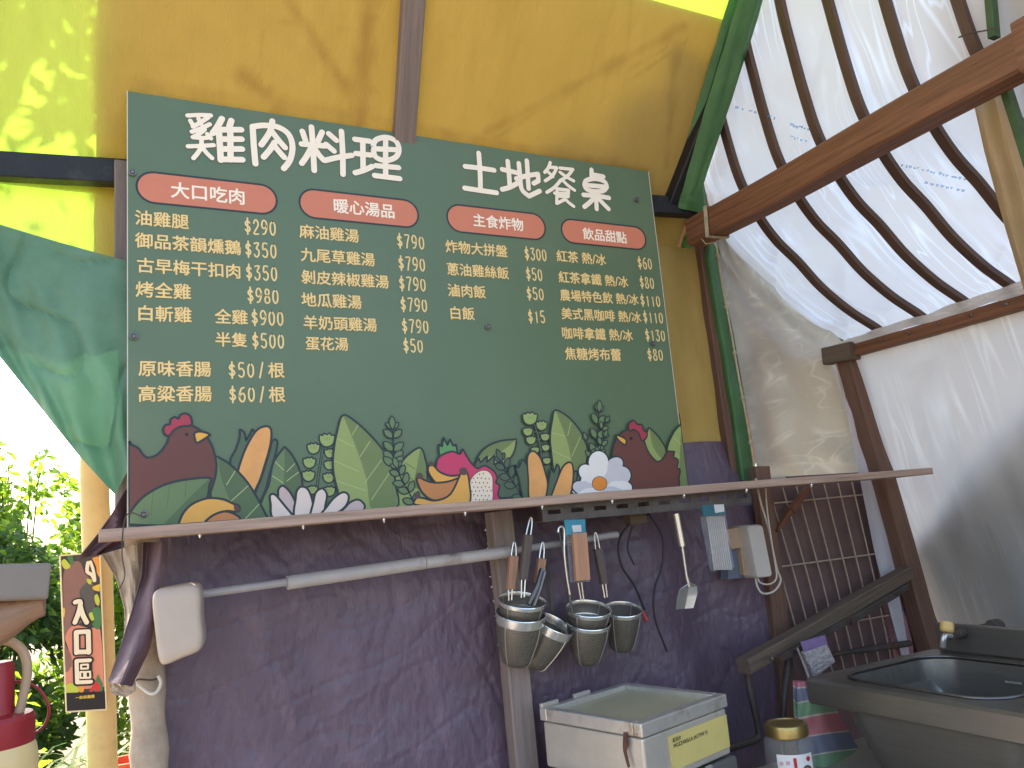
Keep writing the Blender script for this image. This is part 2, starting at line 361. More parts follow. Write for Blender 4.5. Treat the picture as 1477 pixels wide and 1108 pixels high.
# green curtain on the left
ct = [(-160, 270), (-70, 302), (0, 324), (90, 351), (188, 378)]; cb = [(-160, 380), (-70, 448), (0, 515), (60, 590), (112, 655), (166, 714), (190, 668)]
def f_cur(u, v):
    a, b = along(ct, u), along(cb, min(1, u*1.0)); x, y = a[0]*(1-v)+b[0]*v, a[1]*(1-v)+b[1]*v
    return oY(x, y, .040+.020*math.sin(u*13+v*4)*(.3+.7*v)+.012*math.sin(u*31-v*6+2*nz(u*3, v*3))*v+.014*nz(u*5, v*4, 6)+.010*max(0, 1-abs(nz(u*3+v*2, v*2-u, 4))*7)**2-.02*(1-v)*0)
g = MB(); g.sheet(f_cur, 110, 70); o = g.build('green_curtain', m_green, smooth=True); tag(o, 'green tarpaulin pulled aside in a slanting curtain left of the board', 'curtain')

# poles, rafters, posts
def one(name, mb, mat, label, cat, group=None, **k):
    o = mb.build(name, mat, **k); return tag(o, label, cat, group)
g = MB(); a, b = oY(0, 240, .15), oY(988, 300, .07); g.bar(a+(a-b)*.6, b+(b-a)*.02, .045, .075, segs=20, wob=.004); one('wall_pole', g, m_black, 'long dark pole running along the wall behind the top of the board', 'pole')
a, b = oR(582, 200, -.03), oR(604, -120, -.03); g = MB(); g.bar(a+(a-b)*.15, b+(b-a)*.6, .07, .05, (0, .77, .64), segs=10, wob=.003); one('rafter', g, m_post, 'grey brown rafter running up the yellow roof above the board', 'rafter')
a, b = oR(968, 300, -.03), oR(1066, 50, -.03); g = MB(); g.bar(a+(a-b)*.03, b, .075, .06, (0, .77, .64), segs=8); one('edge_rafter', g, m_black, 'black painted rafter along the right edge of the yellow roof', 'rafter')
# rolled green hem along the gable edge
a, b = oR(994, 278, -.055), oR(1083, 0, -.055); d = b-a
ph = [a+d*(k/16*1.9-.04) for k in range(17)]
hl, hr = [(1100, -130), (1064, 0), (1022, 140), (984, 278), (978, 300)], [(1140, -130), (1099, 0), (1058, 140), (1016, 262), (1024, 306)]
def f_hem(u, v):
    a, b = along(hl, v), along(hr, v); p = oR(a[0]*(1-u)+b[0]*u, a[1]*(1-u)+b[1]*u, -.085)
    k = .030*math.sin(u*math.pi)+.005*math.sin(u*12+2*nz(v*2, u))+.006*nz(v*5, u*3, 3)+.003*nz(v*18, u*4, 6)
    return p-V((0, .77*k, .64*k))
g = MB(); g.sheet(f_hem, 22, 90); g.sheet(lambda u, v: f_hem(u, v)+V((.012*(u-.5), .035, .03)), 6, 30)
one('rolled_green_hem', g, m_hem, 'rolled green tarpaulin along the sloping edge of the yellow roof', 'tarp', smooth=True)
g = MB(); g.prism([oY(x, y, .13) for x, y in ((984, 306), (1000, 232), (1022, 200), (1042, 300), (1040, 345), (1000, 350))], (0, .012, 0)); one('gable_board', g, wood('tan_board', (172, 128, 74), .75, .3), 'small tan board filling the corner behind the end of the beam', 'board')
# vertical green hem + brown post
gl = [(1016, 340), (1014, 375), (1030, 470), (1048, 580), (1063, 690)]; gr = [(1034, 330), (1040, 375), (1057, 470), (1074, 580), (1090, 700)]
def f_gh(u, v):
    a, b = along(gl, v), along(gr, v); y = .17-.028*math.sin(u*math.pi)+.006*nz(u*2, v*9)+.012*math.cos(u*9)*.4
    return oY(a[0]*(1-u)+b[0]*u, a[1]*(1-u)+b[1]*u, y)
g = MB(); g.sheet(f_gh, 14, 40); one('green_edge_strip', g, m_hem, 'bright green strip of tarpaulin down the right end of the yellow wall', 'tarp', smooth=True)
g = MB(); a, b = oY(1018, 400, .19), oY(1052, 640, .19); g.bar(a+(a-b)*.35, b+(b-a)*2.6, .06, .05, (0, 1, 0), segs=8, wob=.004)
one('corner_stud', g, m_postd, 'thin brown stud half hidden by the green strip at the wall corner', 'post')
g = MB(); a, b = oY(720, 745, .035), oY(757, 1108, .035); d = b-a; g.bar(a-d*.02, b+d*.98, .076, .06, (0, 1, 0), segs=14, wob=.006); one('middle_post', g, m_post, 'weathered wooden post standing behind the hanging strainers', 'post')
g = MB(); g.bar(oY(179, 775, .10), oY(176, 236, .10), .042, .04, (0, 1, 0), segs=8, wob=.003); one('board_post', g, m_post, 'narrow weathered post at the left edge of the menu board', 'post')
# twine with knots down the green strip
tw = [(1030, 330), (1040, 400), (1053, 470), (1064, 535), (1076, 600), (1086, 660), (1089, 690), (1093, 730), (1104, 775), (1112, 800)]
P = smooth_open([oY(x, y, .11) for x, y in tw], 5); g = MB(); g.tube(P, .0045, 6)
for k in range(3, len(P)-2, 5): g.tube([P[k]+V((0, 0, .012)), P[k], P[k]-V((0, 0, .012))], [.003, .010, .003], 7)
one('twine', g, m_rope, 'knotted pale twine running down beside the green strip', 'rope', smooth=True)

# ------------------------------------------------------------------ lean-to on the right: beam, battens, film
bm_ = thing('roof_beam', 'thick red brown timber beam running out overhead to the right', 'beam', (2.04, -.6, 2.41))
g = MB(); g.bar((2.05, .06, 2.462), (2.05, -1.26, 2.455), .085, .11, segs=16, wob=.006); g.build('timber', m_beam, bm_)
g = MB(); g.bar((2.048, -1.255, 2.462), (2.048, -2.7, 2.462), .093, .142, segs=10, wob=.005); g.build('spliced_timber', m_beam, bm_)
g = MB()
for k in range(5):
    y = -.06-.004*k; g.tube([V((2.05+.05*math.cos(q), y-.012*math.sin(q*1.0)+.01*math.cos(q), 2.462+.063*math.sin(q))) if False else V((2.05+.048*max(-1, min(1, 1.5*math.cos(q))), y+.004*math.sin(q*2), 2.462+.06*max(-1, min(1, 1.5*math.sin(q))))) for q in [i*math.pi/12 for i in range(25)]], .0018, 5)
g.tube([oX(1012, 345, 1.998), oX(1018, 352, 1.99), oX(1030, 350, 1.99), oX(1036, 362, 1.995)], .002, 5)
g.build('binding', m_rope, bm_, smooth=True)
prof = [(2.05, 3.75), (2.055, 3.4), (2.065, 3.1), (2.085, 2.93), (2.11, 2.77), (2.145, 2.62), (2.21, 2.49), (2.29, 2.39), (2.39, 2.31), (2.5, 2.21), (2.64, 2.12), (2.78, 2.055), (2.84, 2.015), (2.86, 1.97)]
PR = smooth_open([V((x, 0, z)) for x, z in prof], 6)
lab = ['dark curved batten under the film roof, next to the wall', 'second dark curved batten from the wall under the film', 'third dark curved batten from the wall, middle of the film roof', 'fourth dark curved batten from the wall, crossing the beam', 'fifth dark curved batten, rightmost above the beam in view', 'sixth dark curved batten, nearest one overhead at the right edge']
rib0 = None
for k, Y in enumerate((-.13, -.33, -.515, -.695, -.88, -1.08)):
    if rib0 is None:
        g = MB()
        for i in range(len(PR)-1): pass
        n = len(PR); rings = []; acc = 0
        for i, p in enumerate(PR):
            d = (PR[min(i+1, n-1)]-PR[max(i-1, 0)]).normalized(); nn = V((d.z, 0, -d.x)); h = .011; wv = .015
            if i: acc += (p-PR[i-1]).length
            rings.append((g.add([p+nn*s_*h+V((0, t_*wv, 0)) for s_, t_ in ((-1, -1), (1, -1), (1, 1), (-1, 1))]), acc))
        for (i, ua), (j, ub) in zip(rings, rings[1:]):
            for q in range(4): g.face((i+q, i+(q+1) % 4, j+(q+1) % 4, j+q), 0, [(ua, q*.03), (ua, q*.03+.03), (ub, q*.03+.03), (ub, q*.03)])
        g.face([rings[0][0]+q for q in range(4)]); g.face([rings[-1][0]+q for q in range(4)])
        rib0 = g.build('curved_batten', m_rib, base=(0, 0, 0)); rib0.location = (0, Y, 0); tag(rib0, lab[0], 'batten', 'curved battens under the film roof')
    else:
        c = rib0.copy(); COL.objects.link(c); c.location = (0, Y, 0); c['label'] = lab[k]
def f_film(u, v):
    t = v*(len(PR)-1); i = min(int(t), len(PR)-2); p = PR[i].lerp(PR[i+1], t-i); d = (PR[i+1]-PR[i]).normalized(); nn = V((-d.z, 0, d.x))
    y = .09-2.3*u
    k = .018+.012*abs(nz(y*4+v*6, v*3))+.010*nz(y*9-v*5, v*8, 2)+.012*(1-abs(math.sin((y+.13)/.187*math.pi)))**4+.016*max(0, 1-abs(nz(y*1.3+v*1.5, v*1.0-y*.7, 5))*9)**2+.012*max(0, 1-abs(nz(y*1.6-v*2.4, v*1.2, 9))*9)**2
    q = p+nn*k; q.y = y; return q
g = MB(); g.sheet(f_film, 320, 130); one('film_roof', g, m_film, 'milky plastic film stretched over the dark curved battens', 'plastic film', smooth=True)
random.seed(5); g = MB()
def fpt(px, py):
    best = None
    for i in range(len(PR)-1):
        for k in range(4):
            q = PR[i].lerp(PR[i+1], k/4); d = (PR[i+1]-PR[i]).normalized(); y = None
            dr = ray(px, py); t = (q.x-CAM.x)/dr.x; c = CAM+dr*t
            e = abs(c.z-q.z)
            if best is None or e < best[0]: best = (e, c-dr.normalized()*.012)
    return best[1]
for (x0, y0, x1, y1, n_) in ((1060, 152, 1125, 172, 7), (1140, 178, 1168, 186, 7), (1140, 196, 1165, 202, 5), (1300, 236, 1395, 258, 16), (1335, 262, 1395, 274, 8)):
    for k in range(n_):
        t = (k+random.uniform(-.2, .2))/n_; x, y = x0+(x1-x0)*t, y0+(y1-y0)*t+random.uniform(-1, 1); w_, h_ = random.uniform(2.5, 6), random.uniform(2.2, 4.5)
        P4 = [fpt(x, y), fpt(x+w_, y+w_*.2), fpt(x+w_-1, y+h_), fpt(x-.5, y+h_)]; g.quad(*P4)
o_film = bpy.data.objects['film_roof']
mk = g.build('printed_marks', M('blue_ink', (96, 160, 230), .6, alpha=.55, trans=.6), o_film, normals=False)
rl = thing('eave_rail', 'brown wooden rail along the lower edge of the film roof', 'rail', (2.8, -.6, 1.98))
g = MB(); g.bar((2.80, .10, 1.985), (2.80, -2.3, 2.0), .05, .05, segs=12, wob=.005); g.build('rail', m_beam, rl)
for k in range(7):
    g = MB(); g.lathe([(.006, 0), (.007, .004), (.0, .006)], 8, Matrix.Translation((2.774, -.02-.13*k, 1.992+.004*(k % 2))) @ Matrix.Rotation(-math.pi/2, 4, 'Y'))
    g.build('nail_head', m_steeld, rl)
g = MB(); g.bar((2.775, .13, 1.99), (2.775, -.02, 1.982), .06, .075, segs=4); g.build('end_block', m_shelfr, rl)
def f_fold(u, v):
    y = .08-2.3*u; return V((2.778-.03*v+.01*nz(y*7, v), y, 2.012+.045*v*(.4+.6*u*2.2)+.012*nz(y*9, v*2, 4)))
g = MB(); g.sheet(f_fold, 90, 5); one('film_fold', g, m_film_wall, 'loose fold of film lying along the brown eave rail', 'plastic film', smooth=True)
# corner post
g = MB(); a, b = oY(1222, 515, .06), oY(1332, 900, .06); d = b-a; g.bar(a-d*.0, b+d*.62, .085, .08, (0, 1, 0), segs=14, wob=.005); one('leaning_post', g, m_postd, 'dark brown post leaning outwards under the end of the eave rail', 'post')
wl = [(1204, 520), (1222, 600), (1240, 690), (1262, 800), (1300, 945)]; wr = [(1218, 520), (1240, 600), (1262, 690), (1287, 800), (1312, 945)]
def f_ws(u, v):
    a, b = along(wl, v), along(wr, v); return oY(a[0]*(1-u)+b[0]*u, a[1]*(1-u)+b[1]*u, .085+.012*nz(u*2, v*7))
g = MB(); g.sheet(f_ws, 6, 30); one('white_strip', g, M('white_tape', (222, 216, 220), .5, .06, 6, .3, 30, trans=.4), 'narrow white strip of film beside the leaning brown post', 'plastic film', smooth=True)
# end wall film (grey, dirty) : left edge follows the twine, upper edge follows the roof profile
el = [(1026, 318), (1040, 400), (1056, 470), (1072, 560), (1086, 640), (1094, 692)]; er = [(1046, 322), (1090, 362), (1175, 455), (1222, 500), (1232, 600), (1262, 692)]
def f_end(u, v):
    a, b = along(el, v), along(er, v); x, y = a[0]*(1-u)+b[0]*u, a[1]*(1-u)+b[1]*u
    fold = .020*math.sin(9*(v*1.2-u*.45)+2*nz(u*2, v*2))+.014*nz(u*3+v*5, v*7-u*4, 2)+.02*nz(u*2, v*2, 7)
    return oY(x, y, .14+1.5*fold*(.25+.75*min(1, 4*u*(1-u)+.3)))
g = MB(); g.sheet(f_end, 60, 70); one('end_film', g, m_film_old, 'grey dirty film hanging in folds between the green strip and the leaning post', 'plastic film', smooth=True)
# outer side wall film
def wallX(z): return 2.815+(1.98-z)*.272
def f_side(u, v):
    y = .10-2.3*u; z = 1.99-1.95*v
    k = .03*nz(y*1.6, z*.8, 3)+.018*nz(y*5+z*2, z*1.5, 1)+.02*math.sin(y*9+z*2.5)*math.exp(-((y-.0)/.25)**2)+.012*nz(y*11, z*3, 5)
    return V((wallX(z)+k+.01, y, z))
g = MB(); g.sheet(f_side, 110, 60); one('side_film', g, m_film_wall, 'frosted film side wall above the sink, right of the leaning post', 'plastic film', smooth=True)
g = MB()
def f_shade_sheet(u, v):  # added sheet outside the film, blocks light so its lower part darkens
    y = .15-2.6*u; top = 1.10+.72*(.15-y); z = top*v
    return V((wallX(z)+.06+.02*nz(y*3, z*3), y, z))
g.sheet(f_shade_sheet, 40, 20); one('shade_backing', g, M('shade_sheet_grey', (70, 68, 72), .9, .3, 3), 'added dark grey sheet outside the frosted side wall, shading its lower part', 'sheet', smooth=True)
# wire grid and brown board under the shelf
g = MB(); a, b, c, d = oY(1086, 690, .13), oY(1262, 680, .13), V((3.18, .13, .02)), V((2.12, .13, .02)); g.prism((a, b, c, d), (0, .012, 0))
one('brown_panel', g, M('brown_board', (100, 76, 72), .75, .2, 6, .2, 60), 'dull brown panel behind the wire grid under the shelf', 'panel')
g = MB(); a, b = oY(1104, 745, .085), oY(1128, 960, .085); g.bar(a+(a-b)*.35, b+(b-a)*1.2, .075, .04, (0, 1, 0), segs=8, wob=.004); one('lower_stud', g, m_postd, 'brown stud between the purple tarpaulin and the wire grid', 'post')
gr_ = thing('wire_grid', 'rusty wire grid fixed in front of the brown panel under the shelf', 'grid', oY(1190, 960, .1))
g = MB()
for i in range(9):
    xt = 1084+20.5*i; xb = xt+86-3*i; g.tube([oY(xt+.0, 690, .105), oY((xt+xb)/2, 830, .107), oY(xb, 985, .105)], .0032, 6)
m_gw = M('grid_wire', (164, 142, 124), .7, .25, 30)
g.build('upright_wires', m_gw, gr_, smooth=True)
g = MB()
for (x0, y0, x1, y1) in ((1096, 728, 1262, 712), (1122, 818, 1285, 796), (1140, 912, 1303, 884)): g.tube([oY(x0, y0, .099), oY(x1, y1, .099)], .0035, 6)
g.build('cross_wires', m_gw, gr_, smooth=True)
def f_br(u, v): return oY(1264+22*v+30*u, 785+165*v, .117)
g = MB(); g.sheet(f_br, 4, 10)
mb_ = M('pink_brick', (150, 104, 100), .9, .3, 18, .5, 60, dirt=(190, 170, 165), dscale=16); one('brick_pier', g, mb_, 'strip of pinkish brick pier seen between the grid and the white strip', 'brick pier', solid=.02)
# upper right corner: cream cloth and boards behind the beam
cl = [(1385, -60), (1388, 40), (1400, 130), (1420, 220), (1450, 330), (1477, 420), (1500, 520)]; cr = [(1440, -60), (1440, 40), (1455, 130), (1480, 220), (1510, 330), (1530, 420), (1552, 520)]
def f_cc(u, v):
    a, b = along(cl, v), along(cr, v); x, y = a[0]*(1-u)+b[0]*u, a[1]*(1-u)+b[1]*u; return oX(x, y, 2.22+.03*math.sin(u*8)+.02*nz(u*4, v*4)+.5*max(0, (v-.45)/.55)**1.2)
g = MB(); g.sheet(f_cc, 16, 30); one('cream_cloth', g, m_cream, 'cream cloth gathered under the film roof behind the beam, far right', 'cloth', smooth=True)
g = MB()
for k in range(3):
    a, b = oX(1462+26*k, -90, 2.16+.01*k), oX(1547+26*k, 480, 2.66+.01*k); g.bar(a, b, .012, .07, (0, 1, 0), segs=4)
one('grey_boards', g, m_shelfr, 'weathered grey boards in the top right corner above the beam', 'boards')
g = MB(); a, b = oX(1424, -60, 2.12), oX(1434, 55, 2.12); g.bar(a, b, .02, .03, (1, 0, 0)); a, b = oX(1446, 112, 2.12), oX(1490, 250, 2.12); g.bar(a, b, .02, .035, (1, 0, 0))
one('green_pole', g, M('green_paint', (62, 84, 48), .6, .25, 12), 'slim green pole crossing behind the beam at the far right', 'pole')
g = MB(); g.tube(smooth_open([oX(1383, 54, 1.99), oX(1400, 48, 1.985), oX(1422, 44, 1.99), oX(1436, 40, 2.0)], 4), .0022, 6); one('bent_wire', g, m_iron, 'short bent wire sticking out of the top of the beam', 'wire', smooth=True)

# ------------------------------------------------------------------ menu board (front face on y = 0)
BW = 1.8067; Z0 = 1.453; Z1 = 2.671
board = thing('menu_board', 'big green menu board with white Chinese title and orange prices', 'menu board', (BW/2, 0, Z0))
g = MB(); g.box((BW/2, .003, (Z0+Z1)/2), (BW, .006, Z1-Z0), mi=0)
m_green_b = M('board_green', (91, 110, 80), .38, .05, 2, .03, 6, spec=.4, dirt=(106, 117, 88), dscale=3, dlo=.5, dhi=.85)
g.build('panel', m_green_b, board)
g = MB()
for x in (-.0012, BW+.0012): g.box((x, .003, (Z0+Z1)/2), (.0024, .0064, Z1-Z0))
g.build('edge_trim', M('board_edge', (205, 196, 180), .6), board)
def flat(name, c, v=.03): return M('print_'+name, c, .45, v, 20, spec=.35)
p_out = flat('outline', (44, 52, 54)); p_cream = flat('cream', (250, 232, 208)); p_yel = flat('yellow', (240, 203, 134)); p_pill = flat('terracotta', (206, 122, 92))
LAY = [0]
def bp(px, py):
    p = oY(px, py, 0); p.x = min(max(p.x, .001), BW-.001); p.z = min(max(p.z, Z0+.001), Z1); return p
HOLD = [False]
def layer():
    if not HOLD[0]: LAY[0] += 1
    return -(.0004+.00004*LAY[0])
def at_y(pts, y): return [V((p.x, y, p.z)) for p in pts]
def fill(mb, pts, mi=0): mb.poly(at_y(pts, layer()), mi)
def stroke(mb, pts, wd, mi=0, cap=True, y=None):
    """flat line with round ends, each stroke its own print layer"""
    if y is None: y = layer()
    n = len(pts); Lp, Rp = [], []
    for k in range(n):
        d = (pts[min(k+1, n-1)]-pts[max(k-1, 0)]); d.y = 0
        if d.length < 1e-9: d = V((1, 0, 0))
        d.normalize(); q = V((-d.z, 0, d.x))*wd/2; Lp.append(pts[k]+q); Rp.append(pts[k]-q)
    i = mb.add(at_y(Lp, y)); j = mb.add(at_y(Rp, y))
    for k in range(n-1): mb.face((i+k, i+k+1, j+k+1, j+k), mi)
    if cap:
        for e, o_ in ((0, 1), (n-1, n-2)):
            d = pts[e]-pts[o_]; d.y = 0
            if d.length < 1e-9: continue
            d.normalize(); q = V((-d.z, 0, d.x)); c = [pts[e]+q*(wd/2*math.cos(a))+d*(wd/2*math.sin(a)) for a in [math.pi*t/7 for t in range(8)]]
            i2 = mb.add(at_y(c, y)); mb.face(range(i2, i2+8), mi)
def outline(mb, pts, wd, mi):
    y = layer(); n = len(pts); Lp, Rp = [], []
    for k in range(n):
        d = pts[(k+1) % n]-pts[k-1]; d.y = 0
        if d.length < 1e-9: d = V((1, 0, 0))
        d.normalize(); q = V((-d.z, 0, d.x))*wd/2; Lp.append(pts[k]+q); Rp.append(pts[k]-q)
    for P in (Lp, Rp):
        for p in P: p.x = min(max(p.x, .001), BW-.001); p.z = max(p.z, Z0+.001)
    i = mb.add(at_y(Lp, y)); j = mb.add(at_y(Rp, y))
    for k in range(n): k2 = (k+1) % n; mb.face((i+k, i+k2, j+k2, j+k), mi)
def A(L): return [bp(180+x/3.6925, 570+y/3.6925) for x, y in L]
def B(L): return [bp(560+x/3.282, 570+y/3.282) for x, y in L]
def Cc(L): return [bp(180+x/3.517, 140+y/3.517) for x, y in L]
def Dd(L): return [bp(600+x/3.26, 200+y/3.26) for x, y in L]
def clampz(P):
    for p in P: p.x = min(max(p.x, .001), BW-.001); p.z = max(p.z, Z0+.001)
    return P
def shape(name, tr, pts, col, dark=None, darkcol=None, veins=(), vcol=None, ow=.0062, label=None, extra=None, corner=80):
    mats = [p_out, col, darkcol or col, vcol or col]; g = MB(); P = clampz(smooth_closed(tr(pts), 4, corner)); fill(g, P, 1)
    if dark: fill(g, clampz(smooth_closed(tr(dark), 4, corner)), 2)
    for vv in veins: stroke(g, tr(vv), .0022, 3, cap=False)
    if extra: extra(g, mats)
    outline(g, P, ow, 0)
    o = g.build(name, mats, board, normals=False); return o

# --- writing
tcurve = bpy.data.curves.new('lettering', 'FONT'); tob = bpy.data.objects.new('lettering', tcurve); COL.objects.link(tob)
def glyphs(s, bold):
    tcurve.body = s; tcurve.size = 1; tcurve.offset = bold; tcurve.resolution_u = 3
    bpy.context.view_layer.update(); dg = bpy.context.evaluated_depsgraph_get(); e = tob.evaluated_get(dg); me = e.to_mesh()
    vs = [v.co.copy() for v in me.vertices]; fs = [tuple(p.vertices) for p in me.polygons]; e.to_mesh_clear(); return vs, fs
def put_text(mb, s, c0, c1, mi=0, bold=.012, hk=1.0, y=None, plane=None):
    """lettering between left point c0 and right point c1 (centre line)"""
    vs, fs = glyphs(s, 0)
    x0, x1 = min(v.x for v in vs), max(v.x for v in vs); y0, y1 = min(v.y for v in vs), max(v.y for v in vs)
    d = c1-c0; k = d.length/(x1-x0); d.normalize(); upv = plane or V((0, 0, 1)); yc = (y0+y1)/2
    nrm_ = d.cross(upv); out_ = nrm_ if nrm_.dot(CAM-c0) > 0 else -nrm_
    for q_ in range(7):
        ox, oz = (0, 0) if q_ == 6 else (bold*math.cos(q_*math.pi/3), bold*math.sin(q_*math.pi/3)); yy = layer() if y is None else y
        i = mb.add([c0+d*((v.x+ox-x0)*k)+upv*((v.y+oz-yc)*k*hk)+out_*(.00006*q_ if plane is not None else 0) for v in vs])
        if plane is None:
            for q in range(i, len(mb.v)): mb.v[q].y = yy
        for f in fs: mb.face([i+q for q in f], mi)
DIG = {'0': [[(.5, 1), (.15, .8), (.08, .5), (.15, .2), (.5, 0), (.85, .2), (.92, .5), (.85, .8), (.5, 1)]], '1': [[(.3, .82), (.55, 1), (.55, 0)]],
 '2': [[(.12, .75), (.3, .97), (.6, 1), (.85, .8), (.8, .55), (.1, 0), (.9, .0)]], '3': [[(.1, .95), (.85, 1), (.45, .6), (.8, .5), (.9, .25), (.65, .02), (.3, 0), (.08, .15)]],
 '5': [[(.85, 1), (.2, 1), (.15, .55), (.55, .62), (.9, .4), (.8, .1), (.45, 0), (.1, .12)]], '6': [[(.80, .98), (.42, .92), (.12, .58), (.06, .25), (.34, 0), (.72, .01), (.94, .28), (.76, .54), (.42, .55), (.14, .36)]],
 '7': [[(.1, 1), (.9, 1), (.6, .5), (.4, 0)]], '8': [[(.5, .54), (.2, .7), (.25, .95), (.5, 1), (.78, .93), (.8, .7), (.5, .54), (.12, .32), (.2, .05), (.5, 0), (.85, .06), (.9, .32), (.5, .54)]],
 '9': [[(.88, .62), (.58, .45), (.20, .47), (.05, .74), (.30, 1.0), (.66, 1.0), (.92, .76), (.88, .42), (.58, .08), (.22, .02)]], '$': [[(.85, .75), (.5, .88), (.15, .75), (.25, .55), (.75, .45), (.88, .25), (.5, .1), (.12, .25)], [(.5, 1.08), (.5, -.08)]], '/': [[(.2, -.05), (.8, 1.05)]], ' ': []}
def put_price(mb, s, c0, c1, h, mi=0):
    n = len(s); d = c1-c0; step = d.x/(n-.25) if n > 1 else d.x*1.4
    for k, ch in enumerate(s):
        LAY[0] = 0
        for st in DIG[ch]:
            P = [V((c0.x+step*(k+x*.68), 0, c0.z+(c1.z-c0.z)*k/n+(y_-.5)*h)) for x, y_ in st]
            if len(P) > 3: P = smooth_open(P, 3)
            stroke(mb, P, .0046, mi)
def ends(xl, y, xr):
    m = bp((xl+xr)/2, y); a, b = bp(xl, y), bp(xr, y); return V((a.x, 0, m.z)), V((b.x, 0, m.z))
# big title characters drawn stroke by stroke with a round brush
T1 = [
 [[(318, 96), (380, 93), (436, 95)], [(424, 104), (385, 130), (345, 152)], [(332, 122), (348, 150)], [(374, 112), (386, 138)], [(340, 178), (385, 162), (430, 140)], [(404, 166), (375, 190), (345, 206), (395, 210), (434, 206)], [(418, 190), (436, 212)], [(320, 252), (385, 250), (450, 246)], [(388, 212), (388, 250), (374, 280), (348, 312)], [(392, 256), (415, 286), (442, 312)],
  [(492, 112), (470, 152), (446, 186)], [(540, 122), (530, 152)], [(476, 166), (482, 250), (486, 322)], [(480, 168), (590, 168)], [(482, 216), (592, 216)], [(484, 266), (594, 266)], [(486, 318), (596, 320)], [(534, 166), (536, 320)]],
 [[(648, 152), (654, 250), (662, 340)], [(650, 152), (700, 146), (770, 152), (828, 188), (850, 250), (838, 320), (806, 364)], [(748, 124), (735, 180), (692, 244)], [(742, 172), (775, 215), (812, 258)], [(760, 232), (735, 270), (704, 306)], [(756, 246), (785, 282), (808, 308)]],
 [[(900, 176), (916, 222)], [(1000, 180), (980, 224)], [(946, 154), (954, 260), (960, 374)], [(896, 240), (1012, 250)], [(944, 262), (920, 305), (897, 338)], [(964, 266), (985, 296), (1008, 322)], [(1034, 188), (1072, 222)], [(1020, 242), (1060, 276)], [(1014, 324), (1080, 308), (1150, 298)], [(1098, 176), (1104, 280), (1106, 394)]],
 [[(1166, 216), (1242, 226)], [(1172, 288), (1246, 296)], [(1206, 222), (1208, 370)], [(1168, 386), (1210, 374), (1254, 354)], [(1258, 262), (1270, 222), (1322, 206), (1372, 224), (1390, 266), (1374, 306), (1322, 324), (1272, 306), (1258, 262)], [(1262, 264), (1388, 270)], [(1322, 208), (1322, 405)], [(1274, 350), (1388, 360)], [(1266, 400), (1394, 416)]]]
T2 = [
 [[(230, 132), (300, 140), (366, 150)], [(294, 70), (300, 160), (302, 246)], [(228, 234), (300, 245), (378, 256)]],
 [[(404, 146), (440, 154), (474, 162)], [(430, 108), (436, 170), (440, 226)], [(404, 240), (440, 230), (474, 212)], [(470, 190), (520, 176), (572, 168), (574, 200), (552, 212)], [(520, 106), (524, 170), (528, 236)], [(482, 118), (488, 180), (496, 240), (530, 272), (580, 248)]],
 [[(630, 114), (620, 140), (604, 160)], [(628, 136), (660, 138)], [(660, 140), (640, 176), (606, 200)], [(622, 160), (642, 180)], [(676, 140), (736, 146), (712, 176), (676, 200)], [(676, 160), (710, 184), (740, 200)], [(680, 196), (650, 230), (614, 254)], [(690, 200), (716, 224), (744, 244)], [(662, 236), (660, 305)], [(662, 238), (716, 244), (714, 274), (664, 272)], [(660, 306), (694, 290)], [(690, 274), (714, 300), (740, 320)], [(650, 258), (712, 260)]],
 [[(824, 148), (824, 190)], [(828, 170), (880, 180)], [(790, 220), (800, 198), (842, 190), (886, 204), (896, 228), (880, 246), (842, 250), (802, 240), (790, 220)], [(796, 220), (890, 228)], [(786, 266), (845, 270), (906, 280)], [(844, 250), (848, 332)], [(838, 278), (815, 302), (790, 322)], [(856, 282), (880, 308), (904, 332)]]]
def splits(st):
    o = [[st[0]]]
    for k in range(1, len(st)):
        o[-1].append(st[k])
        if k < len(st)-1:
            a = V((st[k][0]-st[k-1][0], st[k][1]-st[k-1][1])); b = V((st[k+1][0]-st[k][0], st[k+1][1]-st[k][1]))
            if a.angle(b) > R(62): o.append([st[k]])
    return o
for name, chars, tr, wd in (('title_lettering', T1, Cc, .0182), ('title_lettering', T2, Dd, .0182)):
    g = MB()
    for pss, mi in ((.0034, 1), (0, 0)):
        for ch in chars:
            LAY[0] = 40 if mi == 0 else 0
            for k_st, st in enumerate(ch):
                w2 = wd*.72 if (ch is T1[0] and k_st < 10) or ch is T2[2] else wd
                for sub in splits(st):
                    P = tr(sub); P = smooth_open(P, 4) if len(P) > 2 else P
                    stroke(g, P, w2+pss, mi)
    g.build(name, [p_cream, flat('title_edge', (96, 84, 70))], board, normals=False)
